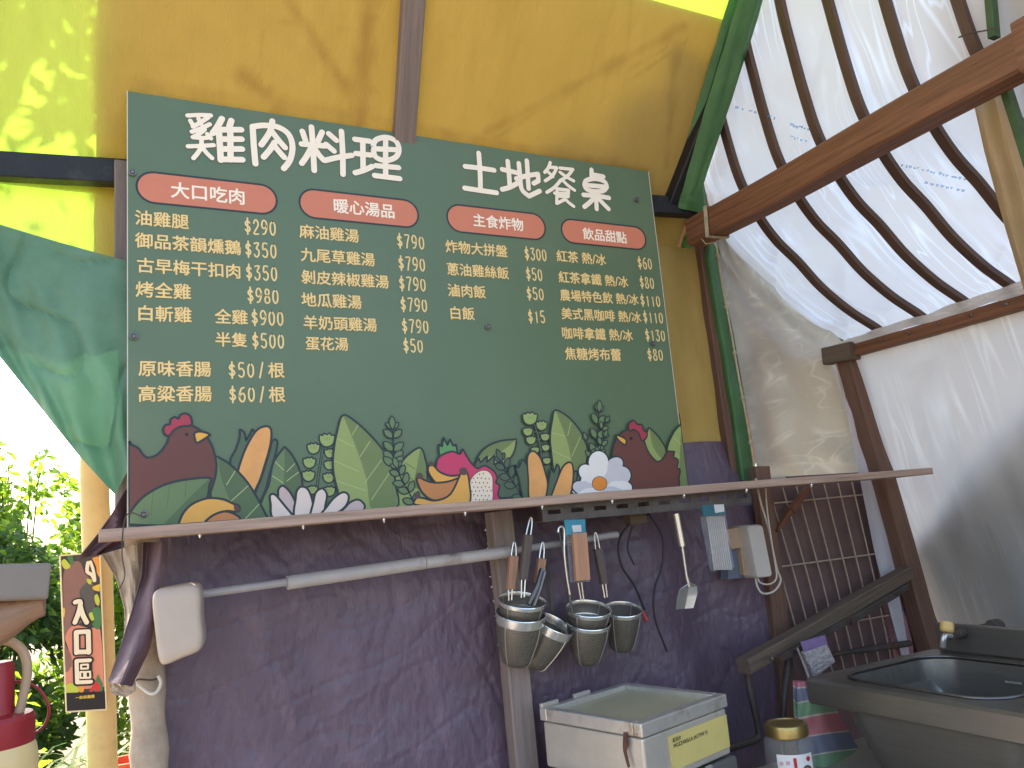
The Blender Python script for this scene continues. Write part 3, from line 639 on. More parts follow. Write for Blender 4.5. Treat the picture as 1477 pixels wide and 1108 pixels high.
# headings
for s, xl, y, xr, (pl, ply, pr, pry, hh) in (('大口吃肉', 247, 279, 352, (197, 271, 399, 287, 43)), ('暖心湯品', 482, 301, 568, (432, 294, 603, 308, 40)), ('主食炸物', 683, 321, 754, (645, 315, 786, 327, 38)), ('飲品甜點', 841, 340, 903, (810, 333, 931, 344, 33))):
    a, b = bp(pl, ply), bp(pr, pry); zc = (a.z+b.z)/2; h = (bp((pl+pr)/2, (ply+pry)/2-hh/2)-bp((pl+pr)/2, (ply+pry)/2+hh/2)).z; r_ = h/2
    P = [V((b.x-r_+r_*math.cos(t), 0, zc+r_*math.sin(t))) for t in [-math.pi/2+math.pi*k/14 for k in range(15)]]+[V((a.x+r_+r_*math.cos(t), 0, zc+r_*math.sin(t))) for t in [math.pi/2+math.pi*k/14 for k in range(15)]]
    LAY[0] = 0; g = MB(); fill(g, P, 1); outline(g, P, .006, 0); hd = g.build('heading_pill', [p_out, p_pill], board, normals=False)
    g = MB(); put_text(g, s, *ends(xl, y, xr), bold=.020); o = g.build('heading_lettering', p_cream, board, normals=False)
ITEMS = [('油雞腿', 195, 317, 272), ('御品茶韻燻鵝', 195, 352, 347), ('古早梅干扣肉', 198, 387, 346), ('烤全雞', 196, 419, 275), ('白斬雞', 200, 453, 276), ('全雞', 310, 457, 357), ('半隻', 311, 490, 356), ('原味香腸', 200, 532, 304), ('高粱香腸', 200, 568, 305),
 ('麻油雞湯', 432, 337, 517), ('九尾草雞湯', 434, 371, 540), ('剝皮辣椒雞湯', 435, 403, 560), ('地瓜雞湯', 435, 434, 521), ('羊奶頭雞湯', 438, 467, 543), ('蛋花湯', 441, 496, 502),
 ('炸物大拼盤', 643, 359, 731), ('蔥油雞絲飯', 645, 391, 733), ('滷肉飯', 646, 420, 700), ('白飯', 650, 452, 684),
 ('紅茶 熱/冰', 803, 372, 873), ('紅茶拿鐵 熱/冰', 806, 403, 905), ('農場特色飲 熱/冰', 808, 429, 920), ('美式黑咖啡 熱/冰', 810, 455, 924), ('咖啡拿鐵 熱/冰', 811, 482, 912), ('焦糖烤布蕾', 815, 511, 895), ('根', 387, 534, 410), ('根', 388, 569, 411)]
m_shadowprint = flat('yellow_edge', (120, 104, 56))
for s, xl, y, xr in ITEMS:
    LAY[0] = 0; g = MB(); a, b = ends(xl, y, xr); put_text(g, s, a, b, mi=1, bold=.042); put_text(g, s, a, b, bold=.018); g.build('menu_lettering', [p_yel, m_shadowprint], board, normals=False)
PRICES = [('$290', 353, 328, 398), ('$350', 354, 361, 399), ('$350', 355, 394, 400), ('$980', 357, 427, 402), ('$900', 363, 459, 409), ('$500', 364, 492, 410), ('$50', 330, 534, 367), ('$60', 331, 569, 368), ('/', 373, 534, 381), ('/', 374, 569, 382),
 ('$790', 573, 349, 612), ('$790', 575, 381, 613), ('$790', 576, 410, 614), ('$790', 578, 440, 616), ('$790', 580, 471, 618), ('$50', 582, 499, 610), ('$300', 757, 367, 788), ('$50', 759, 396, 782), ('$50', 760, 424, 784), ('$15', 762, 457, 786),
 ('$60', 920, 380, 940), ('$80', 923, 408, 943), ('$110', 924, 434, 952), ('$110', 928, 458, 956), ('$130', 931, 484, 959), ('$80', 934, 512, 956)]
for s, xl, y, xr in PRICES:
    g = MB(); a, b = ends(xl, y, xr); hpx = 20-5*(xl-350)/600; h = (bp(xl, y-hpx/2)-bp(xl, y+hpx/2)).z; put_price(g, s, a, b, h); g.build('price_lettering', p_yel, board, normals=False)

LAY[0] = 0
# --- printed illustration
c_leaf = flat('leaf', (146, 158, 92)); c_leafd = flat('leaf_dark', (112, 126, 76)); c_leaf2 = flat('leaf_low', (104, 124, 82)); c_leaf2d = flat('leaf_low_dark', (86, 104, 70)); c_vein = flat('vein', (176, 182, 120)); c_veind = flat('vein_dark', (98, 108, 62))
c_husk = flat('husk', (82, 98, 74)); c_corn = flat('corn', (226, 160, 92), .08); c_brown = flat('hen_brown', (106, 62, 54)); c_red = flat('comb_red', (166, 56, 72)); c_beak = flat('beak', (226, 166, 66)); c_ban = flat('banana', (226, 164, 76)); c_band = flat('banana_shade', (196, 126, 70)); c_tip = flat('banana_tip', (92, 66, 62))
c_white = flat('petal', (232, 224, 214)); c_whited = flat('petal_shade', (204, 196, 196)); c_lot = flat('lotus', (226, 202, 186)); c_lotd = flat('lotus_shade', (198, 172, 164)); c_or = flat('daisy_centre', (226, 136, 52)); c_pink = flat('fruit_pink', (200, 60, 96)); c_fl = flat('fruit_flesh', (238, 214, 186)); c_grn = flat('crown_green', (92, 146, 88)); c_berry = flat('bud', (150, 164, 96))
def ell(cx, cy, rx, ry, rot=0, n=18): return [(cx+rx*math.cos(t)*math.cos(rot)-ry*math.sin(t)*math.sin(rot), cy+rx*math.cos(t)*math.sin(rot)+ry*math.sin(t)*math.cos(rot)) for t in [2*math.pi*k/n for k in range(n)]]
def sprig(tr, path, size, n, name='sprig_print', tipleaf=True, spread=.9, col=None):
    g = MB(); col = col or c_leaf2; st = tr(path); stS = smooth_open(st, 6); stroke(g, stS, .004, 0)
    m = len(stS); LAY[0] += 2
    for k in range(n):
        t = k/(n-1) if n > 1 else 0; i = min(int(t*(m-1)), m-2); p = stS[i]; d = (stS[i+1]-stS[i]).normalized()
        for sd_ in (-1, 1):
            q = V((-d.z, 0, d.x))*sd_; ax = (-d*spread+q).normalized(); s_ = size*(.65+.35*min(1, t*3)); nn = V((-ax.z, 0, ax.x))
            P = [p+ax*s_*a+nn*s_*b for a, b in ((.05, 0), (.35, .26), (.75, .24), (1.05, 0), (.75, -.24), (.35, -.26))]
            LAY[0] -= 2*(sd_ > 0); P = clampz(smooth_closed(P, 3)); fill(g, P, 1); outline(g, P, .004, 0); LAY[0] -= 2*(sd_ > 0)*0
    if tipleaf:
        d = (stS[0]-stS[1]).normalized(); p = stS[0]; nn = V((-d.z, 0, d.x)); s_ = size*.9
        P = clampz(smooth_closed([p+d*s_*a+nn*s_*b for a, b in ((-.1, 0), (.35, .26), (.75, .22), (1.1, 0), (.75, -.22), (.35, -.26))], 3)); fill(g, P, 1); outline(g, P, .004, 0)
    return g.build(name, [p_out, col], board, normals=False)
def buds(tr, stem, bs, links=True):
    g = MB(); st = smooth_open(tr(stem), 5); stroke(g, st, .009, 0); stroke(g, st, .004, 2)
    for cx, cy, r_ in bs:
        P = tr([(cx+r_*x, cy+r_*y) for x, y in ((-1, -.3), (-.9, -.65), (-.55, -.6), (-.4, -.85), (0, -.7), (.35, -.9), (.55, -.6), (.95, -.6), (.95, -.1), (.75, .5), (.2, .85), (-.4, .8), (-.85, .35))])
        if links: a = tr([(cx, cy)])[0]; b = min(st, key=lambda q: (q-a).length+.6*max(0, q.z-a.z)); stroke(g, [a, b], .004, 2)
        P = clampz(smooth_closed(P, 3)); fill(g, P, 1); outline(g, P, .0045, 0)
        for dx in (-.3, .05, .4): stroke(g, tr([(cx+r_*dx, cy-.35*r_), (cx+r_*dx*.7, cy+.05*r_)]), .0014, 3)
    return g.build('bud_stem_print', [p_out, c_berry, c_husk, c_leafd], board, normals=False)
# left half
buds(A, [(1056, 270), (1042, 360), (1030, 440), (1020, 560)], [(1092, 310, 30), (1090, 372, 30), (1086, 440, 32), (1090, 512, 32), (1005, 284, 35), (983, 360, 35), (978, 430, 35), (1000, 505, 28), (1076, 240, 42)])
shape('leaf_print', A, [(850, 275), (890, 320), (930, 400), (945, 480), (945, 660), (720, 690), (730, 560), (765, 480), (790, 360)], c_leaf2, [(850, 275), (890, 320), (930, 400), (945, 480), (940, 560), (850, 560), (850, 400)], c_leaf2d, [[(795, 350), (845, 400)], [(785, 430), (845, 470)], [(905, 365), (860, 410)], [(925, 410), (860, 460)]], c_vein)
shape('corn_husk_print', A, [(560, 360), (590, 290), (610, 230), (612, 183), (635, 200), (645, 245), (665, 210), (678, 182), (690, 200), (680, 240), (660, 420), (605, 440)], c_husk)
shape('corn_husk_print', A, [(690, 540), (730, 430), (770, 300), (782, 250), (800, 235), (812, 255), (800, 320), (770, 420), (750, 500), (720, 570)], c_husk)
shape('corn_print', A, [(600, 430), (625, 330), (660, 250), (700, 190), (740, 168), (772, 174), (780, 215), (770, 285), (745, 370), (720, 450), (685, 525), (640, 490)], c_corn)
shape('leaf_print', A, [(430, 690), (450, 540), (470, 430), (487, 325), (560, 370), (640, 450), (700, 540), (755, 645), (770, 690)], c_leaf2, [(495, 332), (560, 370), (640, 450), (700, 540), (755, 645), (765, 690), (640, 690), (560, 560), (510, 430)], c_leaf2d, [[(590, 400), (540, 480)], [(660, 480), (560, 570)], [(720, 575), (640, 660)]], c_vein)
def eye1(g, mats): fill(g, clampz(A(ell(330, 210, 9, 9))), 2)
shape('hen_print', A, [(0, 268), (35, 266), (72, 285), (100, 322), (130, 334), (180, 312), (222, 258), (240, 205), (262, 165), (310, 152), (365, 168), (412, 196), (442, 232), (470, 290), (487, 370), (480, 440), (455, 520), (430, 600), (60, 640), (0, 560)], c_brown, darkcol=flat('eye', (48, 30, 34)), extra=eye1)
shape('hen_comb_print', A, [(215, 212), (204, 182), (218, 160), (240, 156), (243, 132), (265, 118), (286, 126), (294, 108), (320, 99), (345, 110), (355, 135), (352, 162), (300, 168), (262, 188), (240, 214)], c_red, corner=30)
shape('hen_beak_print', A, [(370, 205), (395, 195), (430, 200), (455, 212), (430, 230), (385, 255), (373, 235)], c_beak)
shape('leaf_print', A, [(10, 690), (22, 640), (70, 570), (130, 520), (220, 475), (330, 450), (452, 442), (450, 480), (440, 540), (400, 620), (340, 700)], c_leaf2, [(452, 442), (450, 480), (440, 540), (400, 620), (340, 700), (200, 700), (330, 560)], c_leaf2d, [[(150, 515), (140, 640)], [(240, 470), (225, 590)], [(330, 452), (320, 540)]], c_veind)
shape('banana_print', A, [(285, 700), (310, 630), (360, 580), (440, 550), (520, 555), (575, 578), (605, 590), (610, 612), (590, 622), (540, 618), (500, 640), (430, 700)], c_ban)
shape('banana_print', A, [(420, 700), (470, 640), (530, 620), (580, 632), (612, 655), (600, 700)], c_band)
g = MB(); P = clampz(smooth_closed(A([(578, 585), (598, 588), (612, 604), (604, 620), (584, 616)]), 3)); fill(g, P, 0); g.build('banana_tip_print', c_tip, board, normals=False)
shape('leaf_print', B, [(150, 250), (175, 310), (182, 370), (170, 560), (-10, 560), (-20, 480), (20, 390), (50, 335), (90, 285)], c_leaf, [(150, 250), (175, 310), (182, 370), (170, 440), (115, 440), (135, 330)], c_leafd, [[(75, 320), (125, 350)], [(50, 370), (115, 400)]], c_veind)
shape('leaf_print', A, [(1160, 108), (1230, 145), (1320, 230), (1390, 320), (1425, 400), (1440, 480), (1440, 660), (1180, 680), (1130, 500), (1108, 400), (1110, 300), (1130, 190)], c_leaf, [(1160, 108), (1230, 145), (1320, 230), (1390, 320), (1425, 400), (1440, 480), (1440, 650), (1318, 660), (1285, 450), (1230, 280)], c_leafd, [[(1130, 232), (1218, 276)], [(1113, 350), (1245, 408)], [(1116, 455), (1285, 510)], [(1240, 160), (1208, 215)], [(1305, 245), (1250, 330)], [(1365, 345), (1275, 470)], [(1410, 410), (1310, 560)]], c_vein)
for pts, c in (([(820, 690), (815, 540), (818, 500), (842, 484), (880, 520), (910, 580), (930, 690)], c_lotd), ([(905, 690), (908, 555), (915, 510), (940, 488), (975, 505), (998, 570), (1000, 690)], c_lot), ([(985, 690), (1000, 580), (1015, 520), (1050, 498), (1074, 530), (1065, 590), (1055, 690)], c_lot), ([(1040, 690), (1070, 600), (1110, 550), (1160, 518), (1190, 538), (1175, 590), (1120, 690)], c_lot), ([(1120, 690), (1160, 610), (1200, 570), (1245, 558), (1276, 592), (1250, 690)], c_lotd), ([(790, 690), (775, 580), (772, 535), (800, 532), (850, 590), (900, 690)], c_lot)):
    shape('petal_print', A, pts, c)
sprig(B, [(18, 160), (22, 230), (22, 300), (24, 340)], .040, 5)
sprig(B, [(40, 345), (60, 400), (90, 450), (122, 520)], .036, 5)
# fruit group
shape('leaf_print', B, [(410, 320), (450, 255), (520, 220), (603, 210), (595, 260), (570, 305), (520, 350), (450, 350)], c_leaf, [(412, 312), (450, 255), (520, 220), (603, 210), (520, 275)], c_leafd)
shape('grass_print', B, [(400, 480), (405, 340), (425, 300), (432, 320), (465, 290), (462, 320), (500, 285), (495, 330), (530, 320), (545, 360), (600, 400), (660, 480)], c_husk)
shape('fruit_crown_print', B, [(245, 290), (235, 235), (252, 245), (258, 200), (276, 240), (290, 210), (302, 240), (316, 235), (318, 285)], c_grn)
shape('dragon_fruit_print', B, [(225, 320), (250, 285), (300, 268), (335, 280), (348, 255), (370, 295), (395, 330), (420, 348), (450, 335), (482, 350), (502, 370), (512, 395), (505, 415), (522, 430), (515, 470), (520, 520), (380, 540), (240, 400)], c_pink)
def seeds(g, mats):
    random.seed(3); layer(); HOLD[0] = True
    for i in range(6):
        for j in range(7):
            x = 392+i*18+(j % 2)*9; y = 375+j*20+random.uniform(-3, 3)
            if ((x-437)/50)**2+((y-440)/76)**2 < .93: fill(g, clampz(B(ell(x, y, 2.6, 4, 0, 8))), 2)
    HOLD[0] = False
shape('fruit_flesh_print', B, [(376, 530), (378, 430), (395, 388), (430, 360), (465, 360), (488, 388), (490, 440), (482, 530)], c_fl, darkcol=flat('seed', (50, 40, 44)), extra=seeds, ow=.002)
shape('banana_print', B, [(188, 370), (190, 335), (212, 336), (240, 365), (290, 383), (345, 378), (335, 440), (240, 430)], c_ban)
shape('banana_print', B, [(132, 405), (140, 385), (162, 400), (210, 415), (280, 410), (348, 385), (320, 470), (220, 500), (160, 465)], c_band)
shape('banana_print', B, [(125, 520), (130, 488), (160, 488), (220, 500), (290, 470), (335, 380), (345, 362), (366, 362), (380, 420), (376, 530), (250, 560)], c_ban)
g = MB()
for e in ([(133, 372), (152, 370), (162, 390), (150, 398), (134, 396)], [(332, 352), (350, 343), (368, 352), (364, 378), (338, 376)], [(192, 318), (206, 316), (214, 336), (194, 338)], [(120, 466), (140, 464), (146, 488), (124, 488)]): fill(g, clampz(smooth_closed(B(e), 3)), 0)
g.build('banana_tip_print', c_tip, board, normals=False)
sprig(B, [(532, 310), (560, 370), (590, 420), (640, 500)], .040, 5, col=c_husk)
# right half
buds(B, [(690, 150), (705, 200), (716, 260), (722, 320)], [(740, 250, 20), (690, 262, 20), (745, 312, 20), (670, 215, 24), (737, 200, 22), (655, 175, 24), (720, 146, 27), (665, 113, 35)])
shape('leaf_print', B, [(785, 73), (850, 110), (900, 170), (922, 215), (935, 290), (890, 470), (800, 480), (765, 270), (760, 190), (770, 120)], c_leaf, [(785, 73), (850, 110), (900, 170), (922, 215), (935, 290), (895, 430), (865, 330), (840, 220)], c_leafd, [[(768, 180), (832, 196)], [(764, 262), (855, 304)], [(858, 130), (842, 195)], [(902, 200), (862, 292)]], c_vein)
sprig(B, [(990, 80), (985, 140), (980, 210), (975, 290)], .042, 4, spread=1.3); sprig(B, [(1022, 130), (1000, 170)], .028, 2, spread=1.3); sprig(B, [(930, 215), (945, 260), (955, 300)], .03, 2, spread=1.4); sprig(B, [(1015, 200), (1000, 240), (990, 290)], .03, 3, spread=1.2)
shape('corn_husk_print', B, [(590, 330), (610, 345), (625, 305), (650, 335), (680, 420), (690, 560), (640, 560), (612, 400)], c_husk)
shape('corn_husk_print', B, [(730, 560), (745, 440), (762, 345), (775, 370), (790, 328), (802, 350), (790, 420), (770, 560)], c_husk)
shape('corn_husk_print', B, [(850, 540), (862, 400), (872, 365), (887, 362), (882, 420), (870, 540)], c_husk)
shape('corn_print', B, [(668, 560), (655, 400), (650, 310), (660, 276), (682, 268), (712, 300), (735, 370), (746, 430), (735, 560)], c_corn)
shape('corn_print', B, [(765, 560), (785, 420), (815, 346), (845, 320), (864, 335), (866, 400), (852, 560)], c_corn)
shape('leaf_print', B, [(1225, 155), (1270, 200), (1305, 265), (1290, 330), (1230, 300), (1190, 260), (1200, 215)], c_leaf, [(1225, 155), (1270, 200), (1305, 265), (1290, 310), (1245, 250)], c_leafd)
shape('leaf_print', B, [(1420, 90), (1375, 135), (1340, 180), (1310, 262), (1340, 330), (1350, 480), (1420, 480)], c_leaf, [(1420, 90), (1385, 150), (1370, 280), (1372, 480), (1420, 480)], c_leafd, [[(1340, 200), (1375, 235)], [(1325, 260), (1372, 300)]], c_vein)
def eye2(g, mats): fill(g, clampz(B(ell(1140, 207, 8, 8))), 2)
shape('hen_print', B, [(1052, 330), (1053, 265), (1070, 210), (1100, 176), (1140, 164), (1180, 178), (1200, 215), (1222, 272), (1262, 316), (1290, 302), (1310, 270), (1346, 270), (1341, 295), (1362, 310), (1358, 345), (1371, 355), (1366, 392), (1350, 480), (1130, 490), (1080, 400)], c_brown, darkcol=flat('eye', (48, 30, 34)), extra=eye2)
shape('hen_comb_print', B, [(1134, 172), (1128, 142), (1150, 122), (1168, 140), (1192, 144), (1197, 166), (1215, 182), (1210, 207), (1190, 217), (1175, 182), (1152, 166)], c_red, corner=30)
shape('hen_beak_print', B, [(1064, 192), (1090, 197), (1116, 215), (1112, 240), (1085, 220)], c_beak)
shape('daisy_petal_print', B, [(868, 470), (870, 430), (900, 400), (930, 360), (1050, 350), (1110, 380), (1138, 430), (1130, 480), (990, 500)], c_white)
PET = ((905, 440, 42, 30, .3), (930, 370, 42, 34, .9), (1060, 335, 44, 34, -.7), (985, 320, 46, 52, 0), (1085, 385, 52, 46, -.3), (1095, 440, 48, 32, 0), (1060, 470, 50, 30, 0), (940, 480, 60, 30, 0))
g = MB()
for (x, y, rx, ry, rot) in PET: fill(g, clampz(B(ell(x, y, rx+7, ry+7, rot, 20))))
fill(g, clampz(B(ell(990, 420, 90, 75, 0, 20))), 1); g.build('daisy_outline_print', [p_out, c_white], board, normals=False)
for k, (x, y, rx, ry, rot) in enumerate(PET):
    cx0, cy0 = x+(990-x)*.25, y+(430-y)*.25; g = MB(); fill(g, clampz(B(ell(x, y, rx, ry, rot, 20)))); fill(g, clampz(B(ell(cx0, cy0, rx*.9, ry*.9, rot, 20)))); g.build('daisy_petal_print', c_white if k % 2 else c_whited, board, normals=False)
shape('daisy_centre_print', B, ell(990, 420, 35, 33, 0, 14), c_or, ow=.002)
# screws
g0 = MB(); g0.lathe([(.011, 0), (.011, .002), (.006, .0045), (.002, .004), (0, .004)], 14)
for k, (x, y) in enumerate(((191, 250), (193, 486), (918, 289), (703, 472), (941, 496), (963, 686), (207, 742))):
    g = MB(); p = bp(x, y); g.lathe([(.0098, 0), (.0098, .0016), (.0070, .0022), (.0055, .001), (.0045, .0026), (.0015, .0022), (0, .002)], 14, Matrix.Translation((p.x, -.006, p.z)) @ Matrix.Rotation(math.pi/2, 4, 'X')); g.build('screw', m_steeld, board, smooth=True)
bpy.data.objects.remove(tob)

# ------------------------------------------------------------------ shelf and the things under it
sh = thing('shelf', 'long narrow wooden shelf board along the foot of the menu board', 'shelf', (1.4, -.1, 1.42))
g = MB(); g.bar((-.066, -.115, 1.437), (2.89, -.1, 1.450), .19, .026, segs=30, wob=.003); g.build('plank', m_shelf, sh)
for x in (.16, .40, .62, .86, 1.1, 1.35, 1.62, 1.9, 2.2):
    g = MB(); g.lathe([(.004, 0), (.0045, -.005), (.002, -.012), (0, -.013)], 8, Matrix.Translation((x+random.uniform(-.02, .02), -.19, 1.424+.0045*x)))
    g.build('nail_tip', m_chrome, sh)
# slotted rail under the shelf
g = MB(); n = 10; X0, X1 = 1.135, 1.98; Yr = -.13
zt, zb = 1.432, 1.378
def zz(x, z): return z+.0045*(x-1.135)+.004
xs = []
g2 = []
step = (X1-X0)/n
for k in range(n):
    x = X0+k*step
    for (xa, xb, za, zb_) in ((x, x+step, zt, zt-.021), (x, x+step, zb+.019, zb), (x, x+step*.22, zt-.021, zb+.019), (x+step*.76, x+step, zt-.021, zb+.019)):
        g.box(((xa+xb)/2, Yr, (zz(xa, za)+zz(xb, zb_))/2), (abs(xb-xa)+.0002, .003, abs(zz(xa, za)-zz(xa, zb_))+.0002))
g.box(((X0+X1)/2, Yr+.022, zz(1.5, zb)-.002), (X1-X0, .046, .003))
one('slotted_rail', g, M('slot_rail', (92, 86, 82), .55, .3, 14, .2, 80, metal=.3), 'dark slotted steel angle screwed under the shelf above the strainers', 'rail')
g = MB(); g.box((1.555, -.02, 1.385), (.07, .04, .075)); one('wood_block', g, m_shelfr, 'small dark wooden block under the shelf behind the slotted rail', 'wood block', bevel=.003)
# telescopic rod
YR = -.055
rod = thing('rod', 'grey telescopic rod running from the white canister to the strainers', 'rod', oY(560, 825, YR))
g = MB(); g.tube([oY(285, 858, YR), oY(420, 839, YR)], .0105, 14); g.build('inner_tube', M('rod_grey', (150, 142, 138), .4, .1, 6), rod, smooth=True)
g = MB(); g.tube([oY(725, 797, YR), oY(890, 771, YR)], .011, 14); g.build('inner_tube', M('rod_grey', (150, 142, 138), .4, .1, 6), rod, smooth=True)
g = MB(); g.tube([oY(414, 841, YR), oY(612, 812, YR)], .0185, 18); g.tube([oY(613, 812, YR), oY(735, 796, YR)], .0175, 18); g.build('outer_tube', M('rod_pale', (168, 158, 150), .45, .12, 7, dirt=(130, 116, 104), dscale=8), rod, smooth=True)
# white canister
def rr(w_, h_, r_, n=5):
    P = []
    for cx, cy, a0 in ((w_/2-r_, h_/2-r_, 0), (-w_/2+r_, h_/2-r_, 90), (-w_/2+r_, -h_/2+r_, 180), (w_/2-r_, -h_/2+r_, 270)):
        for k in range(n+1): a = R(a0+90*k/n); P.append((cx+r_*math.cos(a), cy+r_*math.sin(a)))
    return P
def rprism(mb, c, ux, uy, w_, h_, r_, depth, mi=0, bulge=.12):
    """rounded-corner block: face centre c, axes ux/uy, pushed back along depth"""
    ux, uy, depth = V(ux).normalized(), V(uy).normalized(), V(depth); rings = []
    for t, s_ in ((0, 1-bulge), (.06, 1-bulge*.3), (.18, 1), (.85, 1), (1, .96)):
        P = rr(w_*s_, h_*s_, r_*s_); rings.append(mb.add([V(c)+ux*x+uy*y+depth*t for x, y in P]))
    n = len(P)
    for a, b in zip(rings, rings[1:]):
        for q in range(n): mb.face((a+q, a+(q+1) % n, b+(q+1) % n, b+q), mi)
    mb.face([rings[0]+q for q in range(n)], mi); mb.face([rings[-1]+q for q in reversed(range(n))], mi)
def pillow(mb, pts, d, k=.90):
    """outline pushed along d with rounded shoulders"""
    c = sum(pts, V((0, 0, 0)))/len(pts); rs = []
    for t, q in ((0, k*.8), (.015, k), (.06, k+(1-k)*.5), (.14, k+(1-k)*.85), (.25, 1), (.8, 1), (.95, .97), (1, .9)): rs.append(mb.add([c+(p-c)*q+V(d)*t for p in pts]))
    n = len(pts)
    for a, b in zip(rs, rs[1:]):
        for q in range(n): mb.face((a+q, a+(q+1) % n, b+(q+1) % n, b+q))
    mb.face([rs[0]+q for q in range(n)]); mb.face([rs[-1]+q for q in reversed(range(n))])
can = thing('white_canister', 'dirty white plastic canister hanging at the left end of the rod', 'canister', oY(258, 950, -.08))
g = MB(); pillow(g, smooth_closed([oY(x, y, -.125) for x, y in ((218, 868), (224, 852), (252, 845), (280, 842), (290, 852), (291, 890), (294, 922), (287, 940), (262, 951), (236, 961), (227, 950), (222, 910))], 4, 20), (.02, .12, 0)); o = g.build('body', m_white, can, smooth=True)
o.modifiers.clear()
# cloth wrapped post at the left
pw = [(205, 770), (206, 830), (208, 900), (212, 1000), (216, 1108), (222, 1300)]
P = [oY(x, y, .03) for x, y in pw]; P = smooth_open(P, 6); g = MB(); g.tube([p+V((.006*nz(p.z*9), 0, 0)) for p in P], [.040+.012*nz(p.z*11, 4)+.012*abs(nz(p.z*5, 8)) for p in P], 20)
one('wrapped_post', g, m_cloth, 'post wrapped in dirty white cloth under the left end of the shelf', 'post', smooth=True)
ul_ = [(146, 800), (168, 835), (180, 880), (178, 940)]; ur = [(206, 782), (206, 840), (200, 880), (204, 940)]
def f_cw(u, v):
    a, b = along(ul_, v), along(ur, v); return oY(a[0]*(1-u)+b[0]*u, a[1]*(1-u)+b[1]*u, -.005+.018*nz(u*5, v*5)+.02*math.sin(u*6+v*2))
g = MB(); g.sheet(f_cw, 14, 20); one('white_rag', g, m_cloth, 'crumpled white rag tied under the left corner of the shelf', 'rag', smooth=True, solid=.002)
cl2 = [(156, 982), (168, 992), (190, 992), (200, 985)]; 
def f_cq(u, v): a = along([(155, 978), (175, 990), (196, 980)], u); b = along([(160, 1000), (182, 1006), (196, 996)], u); return oY(a[0]*(1-v)+b[0]*v, a[1]*(1-v)+b[1]*v, -.05+.01*nz(u*6, v*3))
g = MB(); g.sheet(f_cq, 10, 5); one('cloth_scrap', g, m_cloth, 'scrap of pale cloth knotted at the tip of the purple strip', 'rag', smooth=True, solid=.002)
def loop(pts, r_, Y, n=5, cl=False):
    P = [oY(x, y, Y if not isinstance(Y, list) else Y[i]) for i, (x, y) in enumerate(pts)]; return smooth_open(P, n)
g = MB(); g.tube(loop([(196, 985), (215, 1000), (226, 998), (232, 985), (228, 975)], 0, -.03), .004, 7); one('white_loop', g, M('loop_white', (206, 196, 180), .5), 'pale plastic loop tied round the wrapped post', 'loop', smooth=True)
g = MB(); g.tube(loop([(186, 985), (200, 980), (218, 981), (231, 977)], 0, -.025), .0025, 6); one('cord', g, m_iron, 'thin brown cord tied round the wrapped post by the purple strip', 'cord', smooth=True)
g = MB(); g.tube(loop([(204, 745), (186, 740), (178, 760), (176, 800), (180, 830), (172, 850)], 0, -.21), .0016, 6); one('wire_tie', g, m_iron, 'thin rusty wire twisted round the left end of the shelf', 'wire', smooth=True)

# strainers ---------------------------------------------------------------
m_mesh = bpy.data.materials.new('strainer_mesh'); m_mesh.use_nodes = True
t_ = m_mesh.node_tree; p_ = t_.nodes['Principled BSDF']; p_.inputs['Metallic'].default_value = .45; p_.inputs['Roughness'].default_value = .42; p_.inputs['Base Color'].default_value = rgb((116, 108, 96))
uvn = t_.nodes.new('ShaderNodeUVMap'); mpn = t_.nodes.new('ShaderNodeMapping'); mpn.inputs['Scale'].default_value = (90, 30, 1); ck = t_.nodes.new('ShaderNodeTexVoronoi'); ck.inputs['Scale'].default_value = 1; ck.inputs['Randomness'].default_value = 0
rmp = t_.nodes.new('ShaderNodeMapRange'); rmp.inputs[1].default_value = .26; rmp.inputs[2].default_value = .34; rmp.inputs[3].default_value = .45; rmp.inputs[4].default_value = 1
tpn = t_.nodes.new('ShaderNodeBsdfTransparent'); msn = t_.nodes.new('ShaderNodeMixShader')
t_.links.new(uvn.outputs[0], mpn.inputs[0]); t_.links.new(mpn.outputs[0], ck.inputs[0]); t_.links.new(ck.outputs[0], rmp.inputs[0]); t_.links.new(rmp.outputs[0], msn.inputs[0]); t_.links.new(tpn.outputs[0], msn.inputs[1]); t_.links.new(p_.outputs[0], msn.inputs[2]); t_.links.new(msn.outputs[0], t_.nodes['Material Output'].inputs[0])
m_gripw = wood('grip_wood', (158, 116, 88), .6, .25); m_gripd = wood('grip_dark', (92, 78, 70), .6, .3)
